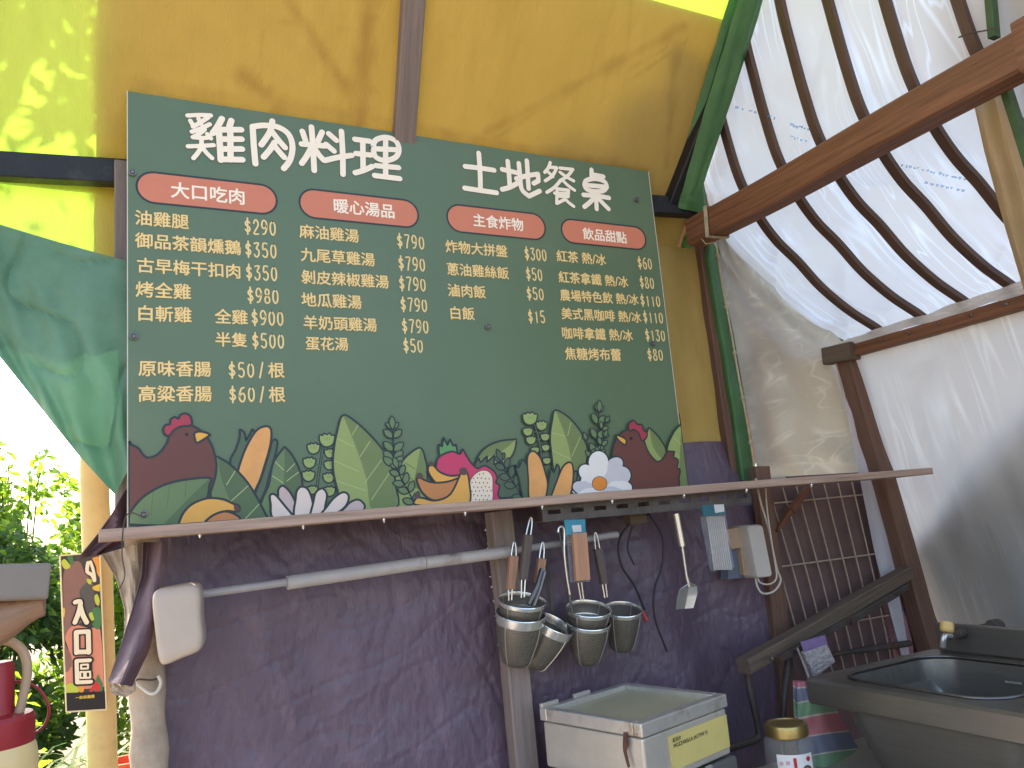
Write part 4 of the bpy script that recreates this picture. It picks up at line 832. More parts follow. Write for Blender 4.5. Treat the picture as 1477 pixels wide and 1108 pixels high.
def strainer(label, rim_px, Y, rad, ht, tilt, yaw, handles, band=False):
    """rim centre in the photo, tilt towards the viewer, sideways lean"""
    c = oY(rim_px[0], rim_px[1], Y); t = thing('noodle_strainer', label, 'strainer', c, 'noodle strainers hanging from the rod')
    mt = Matrix.Translation(c) @ Matrix.Rotation(yaw, 4, 'Y') @ Matrix.Rotation(tilt, 4, 'X')
    rb = rad*.60
    bd = .022 if band else .007; g = MB(); prof = [(rad*.99, -bd+.002)]+[(rad-(rad-rb)*(k/8)**1.5*.95, -bd-(ht-.012-bd)*k/8) for k in range(1, 9)]+[(rb*.86, -ht+.004), (rb*.5, -ht-.002), (0.0005, -ht-.003)]
    L_ = len(prof)
    rings = []
    for r_, z in prof: rings.append(g.add([mt @ V((r_*math.cos(2*math.pi*q/36), r_*math.sin(2*math.pi*q/36), z)) for q in range(36)]))
    for i, (a, b) in enumerate(zip(rings, rings[1:])):
        for q in range(36): q2 = (q+1) % 36; g.face((a+q, a+q2, b+q2, b+q), 0, [(q/36, i/L_), ((q+1)/36, i/L_), ((q+1)/36, (i+1)/L_), (q/36, (i+1)/L_)])
    for q in range(4):
        a_ = math.pi*(.15+q*.5); g.tube([mt @ V((r_*1.01*math.cos(a_), r_*1.01*math.sin(a_), z)) for r_, z in prof[:-1]], .0016, 5, mi=1)
    g.build('basket', [m_mesh, m_steel], t, smooth=True)
    g = MB(); g.lathe([(rad*1.0, -bd-.002), (rad*1.015, -bd), (rad*1.02, 0), (rad*1.03, .002), (rad*1.015, .004), (rad*.995, .001), (rad*.985, -bd)], 36, mt); g.build('rim', m_chrome, t, smooth=True)
    for kind, pts, Yh in handles:
        P = [oY(x, y, Yh) for x, y in pts]; g = MB(); L_ = len(P)
        if kind == 'wood' or kind == 'dark':
            # two wires above and below, grip in the middle
            a, b, c2, d2 = P[0], P[1], P[2], P[3]; dx = V((.008, 0, 0))
            w_ = MB(); top = [b-dx, a.lerp(b, .35)-dx*.8, a-dx*.4+V((0, 0, .004)), a+V((0, 0, .008)), a+dx*.4+V((0, 0, .004)), a.lerp(b, .35)+dx*.8, b+dx]
            w_.tube(smooth_open(top, 4), .0022, 6); w_.v = w_.v
            hd = g; g.bar(b, c2, .027, .018, (0, 1, 0), segs=5, wob=.001, w1=.023)
            gr2 = g.build('handle', m_gripw if kind == 'wood' else m_gripd, t); w_.build('handle_loop', m_chrome, t, smooth=True)
            for sg_ in (-1, 1): g = MB(); g.tube([c2+dx*.8*sg_, d2+dx*.6*sg_], .0024, 6); g.build('handle_shank', m_chrome, t, smooth=True)
        else:
            for s_ in (-1, 1): g.tube(smooth_open([p+V((.006*s_*(1-.3*i), 0, 0)) for i, p in enumerate(P)], 4), .0028, 7)
            g.build('handle', m_steeld, t, smooth=True)
    return t
strainer('noodle strainer with inner basket standing in it, fixed to the middle post', (751, 886), -.085, .073, .155, .30, .04, [('wood', [(742, 786), (741, 802), (736, 850), (736, 866)], -.10)], band=True)
strainer('smaller strainer nested in the one on the middle post, with tools leaning in it', (753, 867), -.090, .071, .10, .30, .04, [('dark', [(766, 750), (762, 772), (755, 836), (754, 862)], -.12), ('wood', [(783, 786), (781, 806), (776, 842), (770, 868)], -.10)])
strainer('tilted strainer hanging low to the right of the middle post', (798, 900), -.06, .066, .145, .42, .38, [('wire', [(786, 800), (790, 845), (797, 880)], -.05)], band=True)
strainer('strainer holding a second one, third from the middle post', (849, 898), -.075, .068, .13, .30, -.02, [('wire', [(808, 762), (814, 800), (822, 862), (826, 884)], -.09)])
strainer('upper strainer nested in the third one from the middle post', (849, 879), -.08, .070, .09, .30, -.02, [('dark', [(829, 780), (832, 800), (836, 840), (840, 866)], -.07)])
strainer('rightmost strainer, dull and shaded, next to the dark cable loop', (898, 880), -.06, .062, .135, .30, -.06, [('dark', [(859, 772), (862, 792), (871, 842), (874, 862)], -.08)])
g = MB(); g.tube([oY(783, 822, -.14), oY(776, 845, -.15), oY(763, 872, -.15)], [.011, .010, .007], 10); g.tube([oY(786, 825, -.155), oY(779, 850, -.16), oY(770, 874, -.16)], .006, 8)
one('tongs', g, m_steeld, 'dark metal tongs leaning out of the left strainer', 'tongs', smooth=True)
g = MB(); g.tube(loop([(805, 768), (806, 762), (811, 760), (814, 768), (814, 800), (818, 835), (822, 858)], 0, -.13), .0036, 8); one('hook', g, m_chrome, 'bright steel hook hanging left of the wooden board pack', 'hook', smooth=True)
# packs
m_clear = M('clear_bag', (200, 205, 208), .15, .1, 20, .5, 60, spec=.8, alpha=.13)
pk = thing('scrubber_pack', 'wooden block in a clear pack with a blue header hanging under the slotted rail', 'pack', oY(834, 838, -.12))
q = lambda *P, Y=-.12: [oY(x, y, Y) for x, y in P]
g = MB(); g.prism(q((814, 750), (844, 749), (845, 770), (817, 772), Y=-.135), (0, .004, 0)); hdr = g.build('header_card', M('card_blue', (66, 140, 160), .6, .1), pk)
g = MB(); g.prism(q((825, 758), (838, 757), (839, 767), (827, 768), Y=-.1375), (0, .002, 0)); g.build('sticker', M('card_white', (214, 210, 204), .6, .1), hdr)
g = MB(); a, b = oY(835, 769, -.148), oY(840, 837, -.148); g.bar(a, b, .050, .016, (0, 1, 0), segs=4); g.build('wood_block', wood('pale_block', (176, 128, 96), .6, .15), pk)
g = MB(); g.prism(q((817, 770), (845, 769), (851, 839), (823, 840), Y=-.132), (0, .003, 0)); g.build('bag', m_clear, pk)
pk = thing('skewer_pack', 'clear pack of skewers with a teal header hanging right of the spatula', 'pack', oY(1040, 824, -.12))
g = MB(); g.prism(q((1012, 729), (1045, 727), (1047, 741), (1015, 745), Y=-.135), (0, .004, 0)); hdr = g.build('header_card', M('card_teal', (52, 104, 116), .6, .1), pk)
g = MB(); g.prism(q((1030, 728), (1044, 727.5), (1045, 738), (1032, 740), Y=-.1375), (0, .002, 0)); g.build('sticker', MATS['card_white'], hdr)
g = MB()
for k in range(9): g.tube([oY(1020+2.9*k, 745, -.118), oY(1031+3*k, 822, -.118)], .0032, 6)
g.build('skewers', M('skewer', (186, 176, 166), .6, .2, 9), pk, smooth=True)
g = MB(); g.prism(q((1015, 744), (1047, 740), (1060, 819), (1030, 825), Y=-.132), (0, .022, 0)); g.build('bag', m_clear, pk, bevel=.004)
# spatula
sp = thing('spatula', 'steel cooking spatula hanging from the slotted rail on the right', 'spatula', oY(990, 880, -.12))
g = MB(); a, b, c_, d_ = [oY(x, y, -.12) for x, y in ((975, 741), (984, 788), (990, 830), (994, 846))]
g.tube([a, b], .0105, 12); g.build('handle', m_chrome, sp, smooth=True)
g = MB(); g.tube([b, c_, d_], [.0045, .0045, .0055], 10); 
def f_sp(u, v):
    l, r_ = along([(993, 842), (981, 850), (977, 862), (975, 879)], v), along([(996, 842), (1005, 844), (1006, 856), (1000, 877)], v)
    return oY(l[0]*(1-u)+r_[0]*u, l[1]*(1-u)+r_[1]*u, -.12-.012*abs(u-.5)*2+.02*v)
g.build('shaft', m_chrome, sp, smooth=True)
g = MB(); g.sheet(f_sp, 10, 14); g.build('blade', m_steel, sp, smooth=True, solid=.0022)
# switch box
sb = thing('switch_box', 'pale plastic box with hanging white cables beside the wire grid', 'electric box', oY(1090, 833, .0))
a, b, t, bt = oY(1078, 795, -.045), oY(1110, 792, -.045), oY(1086, 757, -.045), oY(1101, 834, -.045)
g = MB(); rprism(g, oY(1096, 795, -.045), b-a, t-bt, .075, (t-bt).length, .012, (0, .10, 0), bulge=.05); g.build('box', M('box_grey', (188, 176, 164), .5, .06), sb, smooth=True)
g = MB(); g.prism(q((1044, 765), (1082, 758), (1088, 830), (1073, 830), (1068, 790), (1056, 792), Y=.0), (0, .05, 0)); g.build('bracket', M('bracket_tan', (168, 140, 112), .6, .1), sb)
g = MB(); g.prism(q((1052, 790), (1066, 788), (1074, 833), (1050, 836), Y=.02), (0, .04, 0)); g.build('lower_box', M('box_slate', (96, 100, 112), .6, .1), sb)
g = MB(); g.tube(loop([(1090, 690), (1097, 724), (1108, 760), (1115, 795), (1121, 822), (1126, 838), (1116, 853), (1100, 856), (1092, 845), (1090, 832)], 0, -.02), .0038, 7); g.tube(loop([(1104, 694), (1106, 730), (1112, 775), (1119, 820), (1119, 836), (1108, 843), (1096, 840), (1092, 830)], 0, -.03), .003, 7)
g.build('cable', M('cable_white', (196, 182, 168), .5), sb, smooth=True)
g = MB(); a, b = oY(1165, 704, .08), oY(1120, 766, .06); g.bar(a, a.lerp(b, .55), .016, .03, (0, 1, 0), w1=.026); g.bar(a.lerp(b, .55), b, .022, .016, (0, 1, 0), w1=.010); one('wooden_brush', g, wood('brush_wood', (112, 70, 50), .6), 'small reddish wooden brush wedged behind the wire grid', 'brush')
g = MB(); g.tube(loop([(936, 742), (912, 752), (893, 780), (896, 815), (915, 845), (930, 880)], 0, -.02), .004, 7); g.tube(loop([(936, 742), (955, 775), (955, 815), (944, 850), (944, 890), (962, 940)], 0, -.02), .0035, 7); g.tube(loop([(912, 760), (905, 790), (915, 815)], 0, -.025), .003, 7)
cb = g.build('cable_loop', M('black_cable', (44, 38, 40), .6), smooth=True); tag(cb, 'thin dark cable looped over the slotted rail, hanging behind the strainers', 'cable')
g = MB(); g.tube([oY(925, 880, -.04), oY(933, 895, -.045)], [.004, .006], 8); one('red_clip', g, M('red_plastic', (190, 66, 48), .5), 'small red clip at the rim of the rightmost strainer', 'clip', smooth=True)

# ------------------------------------------------------------------ strut, pipes, sink
st_ = thing('bracket_strut', 'slanting wooden strut with a steel channel under it, rising to the leaning post', 'strut', oY(1072, 968, -.1))
a, b = oY(1072, 962, -.12), oY(1308, 826, .0); g = MB(); g.bar(a, b, .055, .05, (0, 0, 1), segs=12, wob=.003); g.build('timber', m_shelfr, st_)
a, b = oY(1120, 952, -.14), oY(1306, 846, -.02); g = MB(); g.bar(a, a.lerp(b, .52), .03, .022, segs=3); g.bar(a.lerp(b, .5)-V((0, .004, .004)), b, .034, .026, segs=3); g.build('channel', m_iron, st_)
g = MB(); g.lathe([(.010, 0), (.010, .008), (.004, .012), (0, .012)], 6, Matrix.Translation(oY(1112, 950, -.17)) @ Matrix.Rotation(math.pi/2, 4, 'X')); g.build('bolt', m_iron, st_)
g = MB(); g.tube(smooth_open([oY(1078, 972, -.1), oY(1083, 1000, -.1), oY(1094, 1050, -.1), oY(1093, 1064, -.1), oY(1082, 1070, -.1), oY(1050, 1080, -.1), oY(1020, 1090, -.1)], 4), .012, 12)
one('bent_pipe', g, m_iron, 'bent steel pipe dropping from the lower end of the strut', 'pipe', smooth=True)
g = MB(); g.tube([oY(1138, 950, -.1), oY(1134, 985, -.1), oY(1132, 1000, -.1), oY(1128, 1080, -.1), oY(1122, 1300, -.1)], [.014, .014, .010, .010, .010], 12)
one('straight_pipe', g, m_iron, 'straight steel pipe standing under the strut behind the jar', 'pipe', smooth=True)
g = MB(); g.tube([oY(1190, 946, .02), oY(1240, 938, .03), oY(1242, 938, .03), oY(1312, 928, .05)], [.010, .010, .013, .013], 12); one('water_pipe', g, m_iron, 'grey water pipe running across the wire grid to the sink', 'pipe', smooth=True)
g = MB(); g.tube(smooth_open([oY(1150, 935, -.16), oY(1162, 965, -.2), oY(1172, 1000, -.24), oY(1176, 1060, -.26)], 4), .004, 8); one('tape_strap', g, M('strap_grey', (150, 136, 128), .7), 'thin grey strap hanging in front of the striped bag', 'strap', smooth=True)
tp_ = thing('small_pack', 'small clear pack with a purple header hanging on the strut', 'pack', oY(1180, 975, -.2))
g = MB(); g.prism(q((1155, 926), (1190, 916), (1194, 929), (1160, 941), Y=-.2), (0, .003, 0)); hc = g.build('header_card', M('card_purple', (128, 104, 140), .6, .2, 30), tp_)
g = MB(); g.prism(q((1160, 940), (1194, 929), (1206, 955), (1176, 978), Y=-.2), (0, .02, 0)); g.build('bag', M('crinkled_bag', (186, 172, 166), .2, .3, 40, .9, 90, spec=.8, alpha=.75), tp_, bevel=.005)

ZS = .85; S0 = oZ(1177, 981, ZS); sx0, sx1, sy1, sy0 = S0.x, 2.44, -.40, -1.75
sink = thing('sink', 'stainless steel sink under the frosted film wall, lower right', 'sink', ((sx0+sx1)/2, -1.0, .45))
bx0, bx1, by1, by0 = 1.915, 2.36, -.455, -.95
def rrect(x0, x1, y0, y1, r_, z, n=8):
    P = []
    for cx, cy, a0 in ((x1-r_, y1-r_, 0), (x0+r_, y1-r_, 90), (x0+r_, y0+r_, 180), (x1-r_, y0+r_, 270)):
        for k in range(n+1): a = R(a0+90*k/n); P.append(V((cx+r_*math.cos(a), cy+r_*math.sin(a), z)))
    return P
g = MB()
loops = [rrect(sx0+.14, sx1-.14, by0, by1-.10, .08, ZS-.275), rrect(sx0+.10, sx1-.12, by0-.06, by1-.06, .09, ZS-.265), rrect(sx0+.04, sx1-.07, by0-.10, by1-.03, .09, ZS-.12), rrect(sx0+.034, sx1-.05, by0-.12, by1-.02, .09, ZS-.070), rrect(sx0+.012, sx1, sy0, sy1-.01, .02, ZS-.066), rrect(sx0+.004, sx1, sy0, sy1, .02, ZS-.072), rrect(sx0, sx1, sy0, sy1, .02, ZS-.066), rrect(sx0, sx1, sy0, sy1, .02, ZS-.008), rrect(sx0+.006, sx1, sy0, sy1-.006, .02, ZS), rrect(sx0+.016, sx1, sy0, sy1-.016, .02, ZS-.002),
         rrect(bx0-.012, bx1+.012, by0-.012, by1+.012, .10, ZS-.004), rrect(bx0, bx1, by0, by1, .095, ZS-.010), rrect(bx0+.015, bx1-.015, by0+.015, by1-.015, .09, ZS-.20), rrect(bx0+.05, bx1-.05, by0+.05, by1-.05, .07, ZS-.225)]
ids = [g.add(P) for P in loops]; n = len(loops[0])
for a, b in zip(ids, ids[1:]):
    for k in range(n): g.face((a+k, a+(k+1) % n, b+(k+1) % n, b+k))
g.face([ids[-1]+k for k in range(n)]); g.face([ids[0]+k for k in reversed(range(n))])
g.build('basin', M('sink_steel', (126, 120, 112), .28, .12, 3, .05, 100, metal=.72, stretch=(20, 1, 8), dirt=(120, 112, 104), dscale=2), sink, smooth=True)
g = MB(); g.box((sx1-.012, (sy0+sy1)/2-.02, ZS+.045), (.024, sy1-sy0-.04, .09)); g.build('backsplash', MATS['sink_steel'], sink, bevel=.006)
g = MB(); g.tube(rrect(bx0-.003, bx1+.003, by0-.003, by1+.003, .097, ZS-.003), .0045, 8, closed=True); g.build('basin_lip', m_steeld, sink, smooth=True)
g = MB(); g.box((bx1-.012, -.72, ZS-.055), (.003, .05, .006)); g.build('overflow_slot', m_chrome, sink)
g = MB(); P = rrect(sx0+.10, sx1-.08, sy0, sy1-.09, .12, ZS-.08); Q = rrect(sx0+.13, sx1-.1, sy0, sy1-.13, .12, ZS-.30)
for x in (sx0+.05, sx1-.06):
    for y in (sy0+.06, sy1-.08): g.tube([(x, y, .02), (x, y, ZS-.29)], .018, 10)
g.build('legs', m_steeld, sink, smooth=True)
fa_ = thing('faucet', 'wall faucet with a pale yellow knob on a grey pipe above the sink', 'faucet', oX(1400, 920, 2.40))
g = MB(); a = oX(1372, 917, 2.35); e = oX(1440, 903, 2.62); g.tube([a, a.lerp(e, .12), a.lerp(e, .13), a.lerp(e, .85), a.lerp(e, .86), e], [.014, .014, .016, .016, .024, .024], 14); g.build('pipe', m_iron, fa_, smooth=True)
g = MB(); g.tube(smooth_open([a, oX(1364, 916, 2.33), oX(1361, 922, 2.32), oX(1360, 933, 2.32)], 4), .009, 10); g.build('spout', m_steel, fa_, smooth=True)
g = MB(); k0 = oX(1366, 905, 2.33); g.lathe([(.0, -.016), (.016, -.016), (.021, -.008), (.021, .012), (.016, .018), (0, .018)], 8, Matrix.Translation(k0) @ Matrix.Rotation(R(20), 4, 'Y')); g.build('knob', M('knob_yellow', (214, 176, 104), .45), fa_, bevel=.003)

# ------------------------------------------------------------------ steel box, cabinet, jar, striped bag, counter
ZB = .84; Pl, Pb, Pr, Pf = [oZ(x, y, ZB) for x, y in ((793, 1018), (908, 984), (1040, 1003), (910, 1050))]
cx_ = (Pl+Pb+Pr+Pf)/4; ax = ((Pb-Pl)+(Pr-Pf)); ax.normalize(); ay = V((-ax.y, ax.x, 0)); half = .195
def K(x, y, z): return V((cx_.x, cx_.y, 0))+ax*x+ay*y+V((0, 0, z))
cab = thing('steel_cabinet', 'dented steel cabinet standing under the lidded box at the bottom', 'cabinet', (cx_.x, cx_.y, .03))
rotm = Matrix((ax, ay, V((0, 0, 1)))).transposed()
m_galv = M('galvanised', (200, 190, 174), .4, .12, 5, .12, 40, metal=.5, dirt=(120, 96, 70), dscale=5, dlo=.6, dhi=.8)
g = MB(); g.box(K(0, .0, .35), (.40, .40, .645), rotm); g.build('body', M('cab_grey', (120, 118, 116), .4, .12, 5, .1, 40, metal=.6), cab, bevel=.006)
g = MB(); g.box(K(.06, -.202, .655), (.022, .008, .045), rotm); g.tube([K(.07, -.206, .66), K(.085, -.212, .645), K(.10, -.206, .628)], .004, 7); g.build('latch', m_chrome, cab)
g = MB(); g.prism([K(-.25, -.10, .665), K(-.204, -.202, .665), K(-.204, .1, .665), K(-.25, .15, .665)], (0, 0, .012)); g.build('side_shelf', M('enamel_white', (214, 204, 186), .4), cab)
bxx = thing('lidded_box', 'square metal box with a framed lid and a yellow label, bottom centre', 'box', (cx_.x, cx_.y, .675))
hb = half
g = MB(); g.box(K(0, 0, .74), (hb*2-.012, hb*2-.012, .125), rotm); g.build('body', m_galv, bxx, bevel=.006)
g = MB()
for (x0, x1, y0, y1) in ((-hb, hb, -hb, -hb+.03), (-hb, hb, hb-.03, hb), (-hb, -hb+.03, -hb+.03, hb-.03), (hb-.03, hb, -hb+.03, hb-.03)):
    g.box(K((x0+x1)/2, (y0+y1)/2, .824), (x1-x0, y1-y0, .036), rotm)
lid = g.build('lid_frame', M('lid_metal', (206, 198, 186), .34, .14, 8, .1, 50, metal=.6, dirt=(140, 120, 96), dscale=8), bxx, bevel=.004)
g = MB(); g.box(K(0, 0, .822), (hb*2-.06, hb*2-.06, .012), rotm); g.build('lid_pane', M('pane_olive', (172, 163, 130), .3, .08, 3), bxx)
g = MB()
for px_ in (-.10, .04): g.box(K(px_-.06, hb-.008, .848), (.07, .012, .012), rotm)
g.build('hinge', m_galv, bxx, bevel=.002)
g = MB(); g.box(K(.05, -hb+.0045, .742), (.27, .003, .088), rotm); lab_ = g.build('label', M('label_yellow', (206, 184, 110), .6, .08, 9), bxx)
tcurve = bpy.data.curves.new('lettering', 'FONT'); tob = bpy.data.objects.new('lettering', tcurve); COL.objects.link(tob)
g = MB(); put_text(g, '起司片', K(-.072, -hb+.0022, .773), K(-.035, -hb+.0022, .773), plane=V((0, 0, 1)), bold=.01); put_text(g, 'MOZZARELLA (ACTIVE V)', K(-.070, -hb+.0022, .757), K(.085, -hb+.0022, .759), plane=V((0, 0, 1)), bold=.01)
g.build('label_writing', M('ink', (60, 52, 40), .7), lab_, normals=False)
g = MB(); a = K(-hb-.003, -hb+.055, .815); g.tube([a, a+V((-.003, 0, -.03)), a+V((-.005, .004, -.045)), a+V((-.003, -.004, -.085))], [.006, .008, .005, .004], 8); g.build('clasp', M('rust', (96, 62, 44), .8, .3, 30), bxx, smooth=True)
# counter
ct_ = thing('steel_counter', 'grey steel counter under the jar and the striped bag', 'counter', (1.9, -.6, .02))
ZC = .570
g = MB(); g.box((1.93, -.62, ZC-.015), (.66, .80, .03)); g.build('top', M('counter_steel', (168, 162, 154), .4, .12, 5, .1, 60, metal=.4, dirt=(120, 112, 104), dscale=4), ct_, bevel=.004)
for x in (1.64, 2.22):
    for y in (-.98, -.26): g = MB(); g.tube([(x, y, .03), (x, y, ZC-.03)], .016, 10); g.build('leg', m_steeld, ct_, smooth=True)
J = oZ(1138, 1078, .66); J.z = ZC
jar = thing('jar', 'clear jar with a brass coloured screw lid and a printed label', 'jar', J)
k_ = (J-CAM).length*30/F
TJ = Matrix.Translation(J)
H_ = .165
g = MB(); g.lathe([(.001, .004), (k_*.9, .004), (k_, .012), (k_, H_*.62), (k_*.97, H_*.68), (k_*.80, H_*.76), (k_*.78, H_*.80)], 32, TJ); g.build('glass_body', M('jar_clear', (205, 200, 190), .06, .05, spec=1, alpha=.16), jar, smooth=True)
g = MB(); g.lathe([(k_*.84, H_*.76), (k_*.86, H_*.775), (k_*.86, H_*.93), (k_*.83, H_*.965), (k_*.70, H_*.975), (k_*.68, H_*.96), (.001, H_*.955)], 32, TJ); g.build('lid', M('brass_lid', (172, 148, 92), .32, .1, 20, metal=.8), jar, smooth=True)
dirj = math.atan2(CAM.y-J.y, CAM.x-J.x)
def jl(a, z, r_=1.012): return J+V((k_*r_*math.cos(dirj+a), k_*r_*math.sin(dirj+a), z))
g = MB(); g.sheet(lambda u, v: jl(-.55+1.5*u, .02+.068*v), 14, 2); lb = g.build('label', M('label_white', (226, 220, 214), .5), jar, smooth=True)
g = MB()
def disc(a0, z0, ra, mi): g.poly([jl(a0+ra/k_*math.cos(t), z0+ra*math.sin(t), 1.03) for t in [2*math.pi*q/12 for q in range(12)]], mi)
disc(.62, .042, .016, 0); g.build('label_picture', M('print_brown', (110, 76, 60), .6, .5, 200), lb, normals=False); g = MB(); disc(.72, .074, .007, 1)
g.poly([jl(.10, .052, 1.03), jl(.22, .052, 1.03), jl(.22, .08, 1.03), jl(.10, .08, 1.03)], 1); g.poly([jl(-.45, .058, 1.03), jl(-.05, .062, 1.03), jl(-.05, .072, 1.03), jl(-.45, .068, 1.03)], 2); g.poly([jl(-.5, .030, 1.03), jl(-.1, .030, 1.03), jl(-.1, .036, 1.03), jl(-.5, .036, 1.03)], 3)
g.build('label_print', [M('print_brown', (110, 76, 60), .6, .5, 200), M('print_red', (190, 44, 44), .6), M('print_pink', (206, 160, 160), .6), M('print_ink', (60, 50, 50), .6)], lb, normals=False)
# striped bag
m_str = bpy.data.materials.new('striped_cloth'); m_str.use_nodes = True; t_ = m_str.node_tree; p_ = t_.nodes['Principled BSDF']; p_.inputs['Roughness'].default_value = .75
uvn = t_.nodes.new('ShaderNodeUVMap'); sx = t_.nodes.new('ShaderNodeSeparateXYZ'); rp = t_.nodes.new('ShaderNodeValToRGB'); t_.links.new(uvn.outputs[0], sx.inputs[0]); t_.links.new(sx.outputs[1], rp.inputs[0]); t_.links.new(rp.outputs[0], p_.inputs[0]); rp.color_ramp.interpolation = 'CONSTANT'
stops = [(0, (186, 116, 120)), (.05, (196, 176, 166)), (.065, (116, 120, 136)), (.20, (190, 176, 166)), (.215, (116, 146, 112)), (.345, (196, 176, 166)), (.36, (182, 112, 116)), (.52, (196, 176, 166)), (.535, (112, 116, 132)), (.68, (190, 176, 166)), (.695, (116, 146, 112)), (.83, (196, 176, 166)), (.845, (182, 112, 116)), (.93, (60, 66, 96))]
cr_ = rp.color_ramp
while len(cr_.elements) < len(stops): cr_.elements.new(1)
for e_, (ps, c) in zip(cr_.elements, stops): e_.position = ps; e_.color = rgb(c)
bl_ = [(1149, 984), (1150, 1020), (1151, 1060), (1156, 1104), (1160, 1160)]; br_ = [(1178, 984), (1200, 1010), (1222, 1050), (1244, 1090), (1262, 1160)]
def f_bag(u, v):
    a, b = along(bl_, v), along(br_, v); return oY(a[0]*(1-u)+b[0]*u, a[1]*(1-u)+b[1]*u-10*u*(1-u)*v, -.30-.07*math.sin(u*math.pi)*(.3+v*.6)+.012*nz(u*4, v*5))
g = MB(); g.sheet(f_bag, 24, 40)
g.sheet(lambda u, v: f_bag(u, v)+V((0, .14*(.35+.6*v)*math.sin(u*math.pi)+.002, 0)), 24, 40)
one('striped_bag', g, m_str, 'red, green and blue striped cloth bag slumped between the jar and the sink', 'bag', smooth=True)
bpy.data.objects.remove(tob)

# ------------------------------------------------------------------ left: post, entrance sign, plants
m_yp = M('cream_post', (206, 178, 118), .7, .12, 4, .2, 30, dirt=(166, 130, 84), dscale=3)
P = [oY(x, y, .95) for x, y in ((134, 560), (136, 690), (142, 850), (148, 1108), (152, 1300))]; P[0].z = 2.6; P[0].x = P[1].x
P.append(V((P[-1].x, .95, 0))); g = MB(); g.tube(P, .047, 20); one('cream_post', g, m_yp, 'tall round cream coloured post carrying the entrance sign', 'post', smooth=True)
YS = .86
def S(L, dy=0): return [oY(80+x/4.2625, 780+y/4.2625, YS-dy) for x, y in L]
sg = thing('entrance_sign', 'narrow upright entrance sign with white Chinese characters and cartoon leaves', 'sign', S([(180, 1045)])[0])
corner = [(28, 92), (272, 72), (312, 1038), (68, 1052)]
g = MB(); g.prism(S(corner), (0, .012, 0)); g.build('panel', M('sign_dark', (66, 62, 54), .5, .1), sg)
g = MB(); C4 = S(corner, .0006)
for k in range(4): g.tube([C4[k], C4[(k+1) % 4]], .0028, 6)
g.build('border', M('sign_border', (226, 206, 160), .5, .05), sg, smooth=True)
sc = dict(brown=(140, 102, 88), terra=(216, 138, 108), green=(74, 122, 70), lime=(190, 196, 70), yel=(226, 188, 66), orange=(226, 150, 60), cream=(238, 222, 186), red=(206, 54, 50), black=(34, 30, 28), grey=(90, 84, 78))
smat = {k: M('sign_'+k, c, .5, .05) for k, c in sc.items()}
g = MB(); names = list(smat); lay = [0]
def sp_(L, c, n=3):
    lay[0] += 1; g.poly(smooth_closed(S(L, .0010+.00010*lay[0]), n, 75), names.index(c))
def ss_(L, wd, c):
    lay[0] += 1; P = S(L); stroke(g, P if len(P) < 3 else smooth_open(P, 3), wd, names.index(c), y=YS-.0010-.00010*lay[0])
sp_([(50, 200), (90, 140), (150, 130), (180, 200), (225, 250), (240, 340), (225, 450), (110, 540), (60, 620), (50, 400)], 'brown')
sp_([(150, 300), (215, 240), (240, 330), (225, 470), (190, 480), (160, 380)], 'grey')
sp_([(60, 590), (110, 520), (215, 540), (275, 545), (296, 850), (290, 900), (70, 905), (62, 800), (100, 770), (75, 650)], 'terra')
sp_([(48, 480), (60, 560), (62, 640), (95, 700), (100, 760), (80, 800), (58, 780)], 'brown')
sp_([(225, 108), (272, 105), (278, 235), (255, 200), (250, 160)], 'orange'); ss_([(200, 135), (195, 190), (225, 210), (240, 245)], .011, 'cream'); ss_([(215, 130), (232, 180), (242, 235)], .009, 'cream')
for L, c in (([(38, 125), (60, 115), (92, 160), (60, 175), (40, 150)], 'lime'), ([(70, 100), (105, 96), (110, 150), (90, 140)], 'green'), ([(40, 410), (58, 420), (55, 470), (42, 465)], 'yel'), ([(190, 235), (222, 240), (218, 270), (200, 262)], 'lime'), ([(228, 285), (275, 265), (272, 312), (240, 305)], 'yel'), ([(240, 340), (258, 330), (272, 370), (265, 402), (246, 385)], 'lime'), ([(205, 450), (232, 440), (240, 480), (222, 492)], 'lime'), ([(225, 425), (275, 415), (280, 520), (255, 545), (225, 515), (240, 490)], 'green'),
             ([(62, 890), (100, 875), (135, 900), (138, 935), (66, 935)], 'lime'), ([(240, 880), (262, 820), (275, 850), (290, 880), (285, 925), (235, 925)], 'green'), ([(205, 928), (232, 885), (250, 862), (274, 890), (272, 922), (250, 928), (240, 905), (228, 928)], 'red'), ([(140, 895), (170, 890), (175, 925), (150, 935)], 'orange')): sp_(L, c)
sp_([(62, 936), (305, 926), (310, 1034), (70, 1046)], 'black', 1)
C1 = [[(122, 378), (150, 372), (152, 405), (140, 450), (120, 502)], [(152, 402), (168, 455), (192, 502)]]
C2 = [[(128, 562), (202, 558)], [(128, 562), (130, 688)], [(202, 558), (205, 686)], [(130, 684), (205, 682)]]
C3 = [[(130, 738), (212, 734)], [(130, 738), (134, 870)], [(134, 870), (218, 866)]]
C3b = [[(158, 762), (200, 760), (200, 784), (158, 786), (158, 762)], [(152, 806), (176, 805), (177, 842), (153, 843), (152, 806)], [(186, 805), (213, 804), (214, 840), (187, 842), (186, 805)]]
for st in C1+C2+C3: ss_(st, .024, 'black')
for st in C3b: ss_(st, .014, 'black')
sp_([(120, 730), (225, 726), (228, 880), (126, 884)], 'black', 1)
for st in C1: ss_(st, .0145, 'cream')
for st in C2: ss_(st, .0145, 'cream')
for st in C3: ss_(st, .0120, 'cream')
for st in C3b:
    for a, b in zip(st, st[1:]): ss_([a, b], .006, 'cream')
g.build('sign_print', [smat[k] for k in names], sg, normals=False)
tcurve = bpy.data.curves.new('lettering', 'FONT'); tob = bpy.data.objects.new('lettering', tcurve); COL.objects.link(tob)
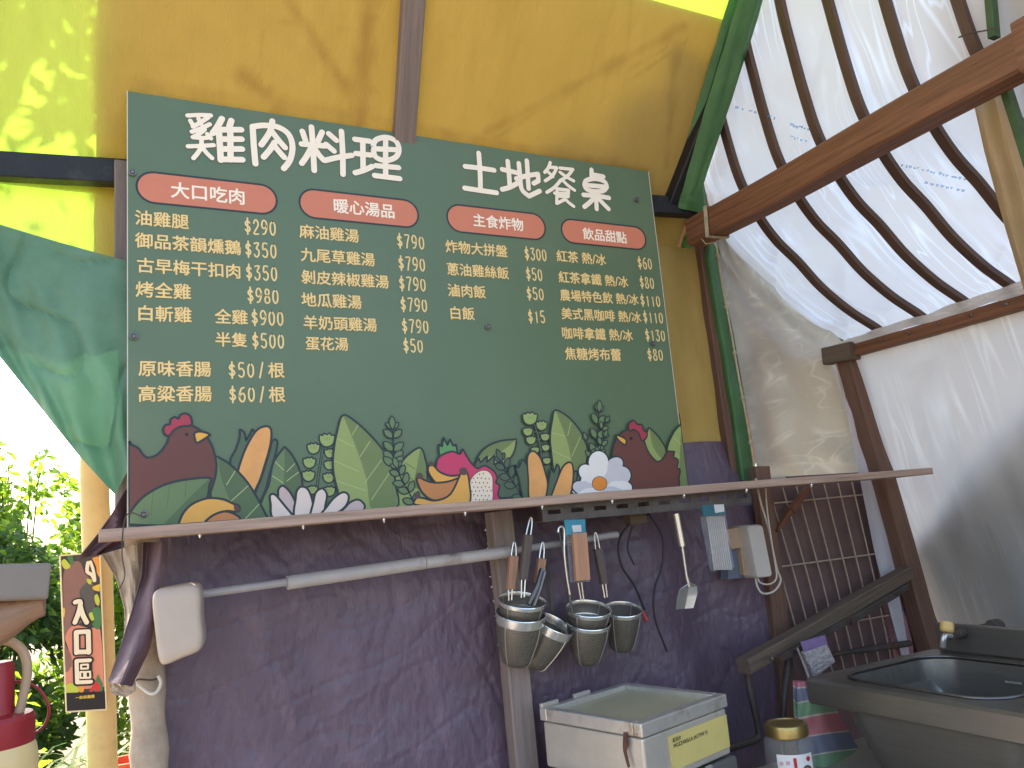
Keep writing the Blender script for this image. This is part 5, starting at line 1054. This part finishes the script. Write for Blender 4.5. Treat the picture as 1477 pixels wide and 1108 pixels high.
g = MB(); a, b = S([(124, 966), (240, 956)], .0055); put_text(g, '一畝麻農趣', a, b, plane=V((0, 0, 1)), bold=.03); a, b = S([(160, 1025), (208, 1022)], .0055); 
g.build('small_lettering', smat['yel'], sg, normals=False); bpy.data.objects.remove(tob)

def leafmat(name, c, tc, t=.45): return M(name, c, .5, .35, 3, trans=t, tc=tc, spec=.3)
L1 = leafmat('leaf_mid', (92, 126, 60), (150, 186, 60)); L2 = leafmat('leaf_deep', (66, 94, 58), (96, 134, 56), .35); L3 = leafmat('leaf_bright', (120, 150, 50), (180, 210, 50)); m_bark = M('bark', (110, 88, 66), .9, .3, 10, .6, 40)
def leaf(mb, c, d, size, wid=.42, mi=0):
    d = d.normalized(); s_ = d.cross(V((random.uniform(-1, 1), random.uniform(-1, 1), random.uniform(.2, 1)))).normalized(); n_ = s_.cross(d)
    i = mb.add((c, c+d*size*.45+s_*size*wid*.5+n_*size*.08, c+d*size, c+d*size*.45-s_*size*wid*.5+n_*size*.08)); mb.face((i, i+1, i+2), mi); mb.face((i, i+2, i+3), mi)
def rv(): 
    while True:
        v = V((random.uniform(-1, 1), random.uniform(-1, 1), random.uniform(-1, 1)))
        if .1 < v.length < 1: return v
def bush(name, label, cat, base, h, rx, n, size, mats, group=None, stems=5, thr=-.05, seed=0, lean=0):
    random.seed(seed); base = V(base); t = thing(name, label, cat, base, group)
    g = MB()
    for k in range(stems):
        q = rv(); g.tube(smooth_open([base+V((q.x*.08, q.y*.08, -.05)), base+V((q.x*rx*.5, q.y*rx*.4, h*.5)), base+V((q.x*rx*.8+lean, q.y*rx*.6, h*.93))], 5), [.012-.009*i/10 for i in range(11)], 6)
    g.build('stem', m_bark, t, smooth=True)
    g = MB(); c = 0
    while c < n:
        q = rv(); z = (q.z+1)/2; k = 1-.35*abs(z-.45)
        p = base+V((q.x*rx*k+lean*z, q.y*rx*k, .04+z*h))
        if noise.noise(p*3.1+V((seed, 0, 0))) < thr: continue
        c += 1; d = V((q.x, q.y, random.uniform(-.9, .4)))+rv()*.8; leaf(g, p, d, size*random.uniform(.6, 1.3), .5, random.choices(range(len(mats)), [3]+[1]*(len(mats)-1))[0])
    g.build('foliage', mats, t, normals=False); return t
bush('shrub', 'tall sunlit climber towering at the left edge of the photo', 'shrub', (-1.22, 4.0, 0), 3.1, .46, 6000, .085, [L1, L3, L2], 'shrubs behind the stall', 7, seed=1)
bush('shrub', 'low leafy shrub catching sun behind the cream post', 'shrub', (-.62, 4.4, 0), 2.25, .6, 5200, .08, [L1, L3, L2], 'shrubs behind the stall', 7, seed=2)
bush('shrub', 'dark dense shrub in shade left of the entrance sign', 'shrub', (-.62, 3.2, 0), 1.62, .5, 6200, .075, [L2, L1], 'shrubs behind the stall', 6, seed=3)
bush('shrub', 'bushy green shrub seen in the gap right of the cream post', 'shrub', (.25, 3.6, 0), 1.9, .5, 4200, .08, [L1, L3, L2], 'shrubs behind the stall', 6, seed=4)
bush('shrub', 'large shrub standing further back at the far left', 'shrub', (-2.3, 4.6, 0), 2.5, .8, 4200, .10, [L1, L2], 'shrubs behind the stall', 6, seed=5)
bush('shrub', 'broad shrub hidden mostly by the tarpaulins behind the stall', 'shrub', (1.3, 4.2, 0), 1.7, .8, 3600, .10, [L1, L2], 'shrubs behind the stall', 6, seed=6)
bush('sapling', 'young plant with bright yellow green leaves behind the red capped jug', 'plant', (-.36, .95, .25), .78, .13, 130, .06, [L3], None, 4, thr=-.6, seed=8)
def grassy(label, base, n, ln, seed, mats):
    random.seed(seed); base = V(base); g = MB()
    for k in range(n):
        a = random.uniform(0, 6.28); l_ = ln*random.uniform(.6, 1.15); rr_ = random.uniform(.75, 1.25); wd = random.uniform(.006, .010); P = []
        for i in range(8):
            t = i/7; rad = l_*rr_*t*(.55+.2*t); z = l_*(1.15*t-.95*t*t*rr_*1.05)
            P.append(base+V((math.cos(a)*rad, math.sin(a)*rad, z)))
        s_ = V((-math.sin(a), math.cos(a), 0)); mi = random.randrange(len(mats)); rows = [g.add((p-s_*wd*(1-t_**3)-V((0, 0, .002)), p+s_*wd*(1-t_**3))) for p, t_ in zip(P, [i/7 for i in range(8)])]
        for a_, b_ in zip(rows, rows[1:]): g.face((a_, a_+1, b_+1, b_), mi)
    o = g.build('arching_plant', mats, base=base, normals=False); tag(o, label, 'plant', 'arching plants below the sign'); return o
m_b1 = leafmat('blade_pale', (196, 204, 140), (210, 220, 130), .4); m_b2 = leafmat('blade_green', (104, 134, 60), (150, 180, 60), .4)
grassy('arching plant with long pale blades at the foot of the cream post', (-.22, 1.15, .2), 190, 1.05, 11, [m_b1, m_b2, m_b1])
grassy('pale arching plant further left below the entrance sign', (-.42, 1.5, .15), 190, 1.1, 12, [m_b1, m_b2])
grassy('arching plant seen between the cream post and the wrapped post', (.10, 1.4, .15), 150, 1.05, 13, [m_b2, m_b1])
pt = thing('flower_pot', 'small orange flower pot low between the two posts', 'pot', oY(182, 1104, 1.2))
p0 = oY(182, 1112, 1.2); g = MB(); g.lathe([(.05, 0), (.07, .12), (.078, .12), (.078, .14), (.066, .14), (.06, .1), (.001, .1)], 20, Matrix.Translation(p0-V((0, 0, .1))), capb=True); g.build('pot', M('terracotta', (196, 88, 60), .7, .15), pt, smooth=True)
def shade_tree(label, base, h, cr, n, size, seed):  # unseen trees added so their crowns keep sun off the films
    random.seed(seed); base = V(base); t = thing('tree', label, 'tree', base, 'added shade trees behind the stall')
    g = MB(); g.tube(smooth_open([base-V((0, 0, .1)), base+V((.05, .04, h*.4)), base+V((-.04, .08, h*.75))], 6), [.11-.06*i/12 for i in range(13)], 10)
    g.build('trunk', m_bark, t, smooth=True); g = MB()
    for k in range(8):
        q = rv(); a = base+V((0, .05, h*(.4+.04*k))); e = base+V((q.x*cr*.8, q.y*cr*.8, h*.75+q.z*cr*.6)); g.tube(smooth_open([a, a.lerp(e, .5)+V((0, 0, .15)), e], 4), [.04-.033*i/8 for i in range(9)], 6)
    g.build('branch', m_bark, t, smooth=True); g = MB(); c = 0
    while c < n:
        q = rv(); p = base+V((q.x*cr, q.y*cr, h*.75+q.z*cr*.8))
        if noise.noise(p*1.7+V((seed, 0, 0))) < -.42: continue
        c += 1; leaf(g, p, q+rv()*.8+V((0, 0, -.4)), size*random.uniform(.6, 1.3), .5, random.randrange(2))
    g.build('crown', [L1, L2], t, normals=False)  # crown of the added shade tree
shade_tree('unseen leafy tree added behind the film roof to shade it', (2.1, 2.3, 0), 4.7, 1.6, 11000, .19, 31)
shade_tree('unseen tall tree added further behind the stall to shade the film side wall', (2.5, 3.2, 0), 6.4, 1.6, 6000, .2, 34)
shade_tree('second added shade tree beyond the film end wall, right of the first', (3.9, 2.2, 0), 3.2, 1.0, 1800, .17, 32)
shade_tree('added shade tree crowding the outer side of the frosted film wall', (5.2, .5, 0), 2.4, .8, 1600, .16, 33)
# tree above the roof, its leaves shade the left of the yellow sheet
random.seed(21)
tr_ = thing('tree', 'leafy tree standing behind the stall, its branches over the roof', 'tree', (-1.15, 1.9, 0))
g = MB(); tip = roofp(-.6, .2)+SUN*.55
tk = smooth_open([V((-1.15, 1.9, -.1)), V((-1.2, 1.85, 1.2)), V((-1.1, 1.7, 2.4)), V((-.95, 1.4, 3.2)), V((-.7, 1.0, 3.7))], 6); g.tube(tk, [.07-.045*i/(len(tk)-1) for i in range(len(tk))], 10); g.build('trunk', m_bark, tr_, smooth=True)
g = MB()
for k in range(9):
    e = oR(random.uniform(-180, 120), random.uniform(-120, 120))+SUN*1.5; s_ = tk[-1-random.randrange(10)]; g.tube(smooth_open([s_, s_.lerp(e, .5)+V((0, 0, .08)), e], 5), [.02-.015*i/10 for i in range(11)], 6)
g.build('branch', m_bark, tr_, smooth=True)
lit = [(-220, 72), (60, 60), (84, 72), (76, 105), (58, 132), (50, 150), (64, 178), (92, 192), (134, 203), (134, 260), (-220, 260)]
def inside(x, y, P):
    c = False
    for i in range(len(P)):
        (x1, y1), (x2, y2) = P[i], P[i-1]
        if (y1 > y) != (y2 > y) and x < (x2-x1)*(y-y1)/(y2-y1)+x1: c = not c
    return c
g = MB(); c = 0
while c < 1900:
    x, y = random.uniform(-260, 150), random.uniform(-260, 205)
    if inside(x, y, lit) and random.random() > .012: continue
    c += 1; p = oR(x, y)+SUN*random.uniform(1.1, 2.0); leaf(g, p, rv()+V((.2, 0, -.4)), random.uniform(.06, .10), .45, random.randrange(2))
for k in range(900):
    p = tk[-1]+V((random.gauss(-.3, .4), random.gauss(.3, .4), random.gauss(.5, .3)))
    if p.z > RZ0-RK*p.y+.2: leaf(g, p, rv()+V((0, 0, -.4)), random.uniform(.05, .09), .45, random.randrange(2))
g.build('crown', [L1, L2], tr_, normals=False)

# ------------------------------------------------------------------ near left: jug with pump hose, grey bar, wooden handle end
YJ = -1.15; c0 = oY(-12, 1072, YJ); kj = (c0-CAM).dot(fw)/F
m_redp = M('jug_red', (150, 40, 44), .4, .1)
tb = thing('side_table', 'small wooden table carrying the red capped jug', 'table', (c0.x-.1, c0.y, .03))
zt_ = c0.z-.22
g = MB(); g.box((c0.x-.14, c0.y-.03, zt_-.015), (.46, .34, .03)); g.build('top', m_shelfr, tb, bevel=.004)
for x in (-.34, .06):
    for y in (-.16, .10): g = MB(); g.bar((c0.x+x, c0.y+y, .03), (c0.x+x, c0.y+y, zt_-.03), .035, .035, (0, 1, 0)); g.build('leg', m_shelfr, tb)
jug = thing('pump_jug', 'cream plastic jug with a red pump cap and a looping hose at the left edge', 'jug', (c0.x, c0.y, zt_))
T_ = Matrix.Translation((c0.x, c0.y, zt_)); r_ = 59*kj
g = MB(); g.lathe([(.001, .003), (r_*.94, .003), (r_, .012), (r_, .20), (r_*.96, .212), (r_*.88, .22)], 32, T_); g.build('body', M('jug_cream', (222, 190, 132), .4, .05), jug, smooth=True)
g = MB(); zc = .218; g.lathe([(r_*.90, zc-.004), (r_*.92, zc), (r_*.92, zc+.026), (r_*.86, zc+.031), (r_*.50, zc+.033), (r_*.47, zc+.04), (r_*.45, zc+.085), (r_*.40, zc+.09), (.001, zc+.09)], 32, T_); g.build('pump_cap', m_redp, jug, smooth=True)
g = MB(); g.tube(loop([(22, 1048), (32, 1010), (39, 972), (36, 945), (22, 929), (2, 924), (-30, 932), (-50, 960)], 0, YJ-.01), 6.5*kj, 12); g.build('hose', M('hose_beige', (196, 168, 138), .35, .08, trans=.3), jug, smooth=True)
g = MB(); g.tube(loop([(10, 984), (36, 984), (58, 996), (71, 1022), (64, 1046), (46, 1060), (30, 1062)], 0, YJ+.02), 2.2*kj, 7); g.build('red_tube', m_redp, jug, smooth=True)
YB2 = -1.2; gb = thing('grey_bar', 'blunt grey metal bar jutting in from the left edge above the jug', 'bar', oY(-30, 858, YB2))
a, b = oY(-190, 846, YB2-.02), oY(69, 838, YB2); d_ = (b-a).normalized(); g = MB(); g.bar(a, b, .06, .040, segs=3); g.build('bar', M('bar_grey', (126, 114, 102), .6, .12, 5), gb, bevel=.003)
g = MB(); g.box((a.x+.01, a.y, (a.z)/2+.01), (.05, .06, a.z-.02)); g.build('upright', MATS['bar_grey'], gb)
wh = MB(); wh.tube(smooth_open([oY(-150, 935, YB2), oY(-60, 915, YB2), oY(-10, 898, YB2), (oY(30, 880, YB2)), (oY(58, 870, YB2)), oY(66, 868, YB2)], 4), [.03]*8+[.028, .026, .024, .022, .020, .018, .017, .016, .016, .015, .013, .010, .006][:13], 14)
one('wooden_paddle', wh, wood('handle_brown', (150, 112, 84), .5, .2), 'rounded brown wooden paddle end below the grey bar', 'paddle', smooth=True)
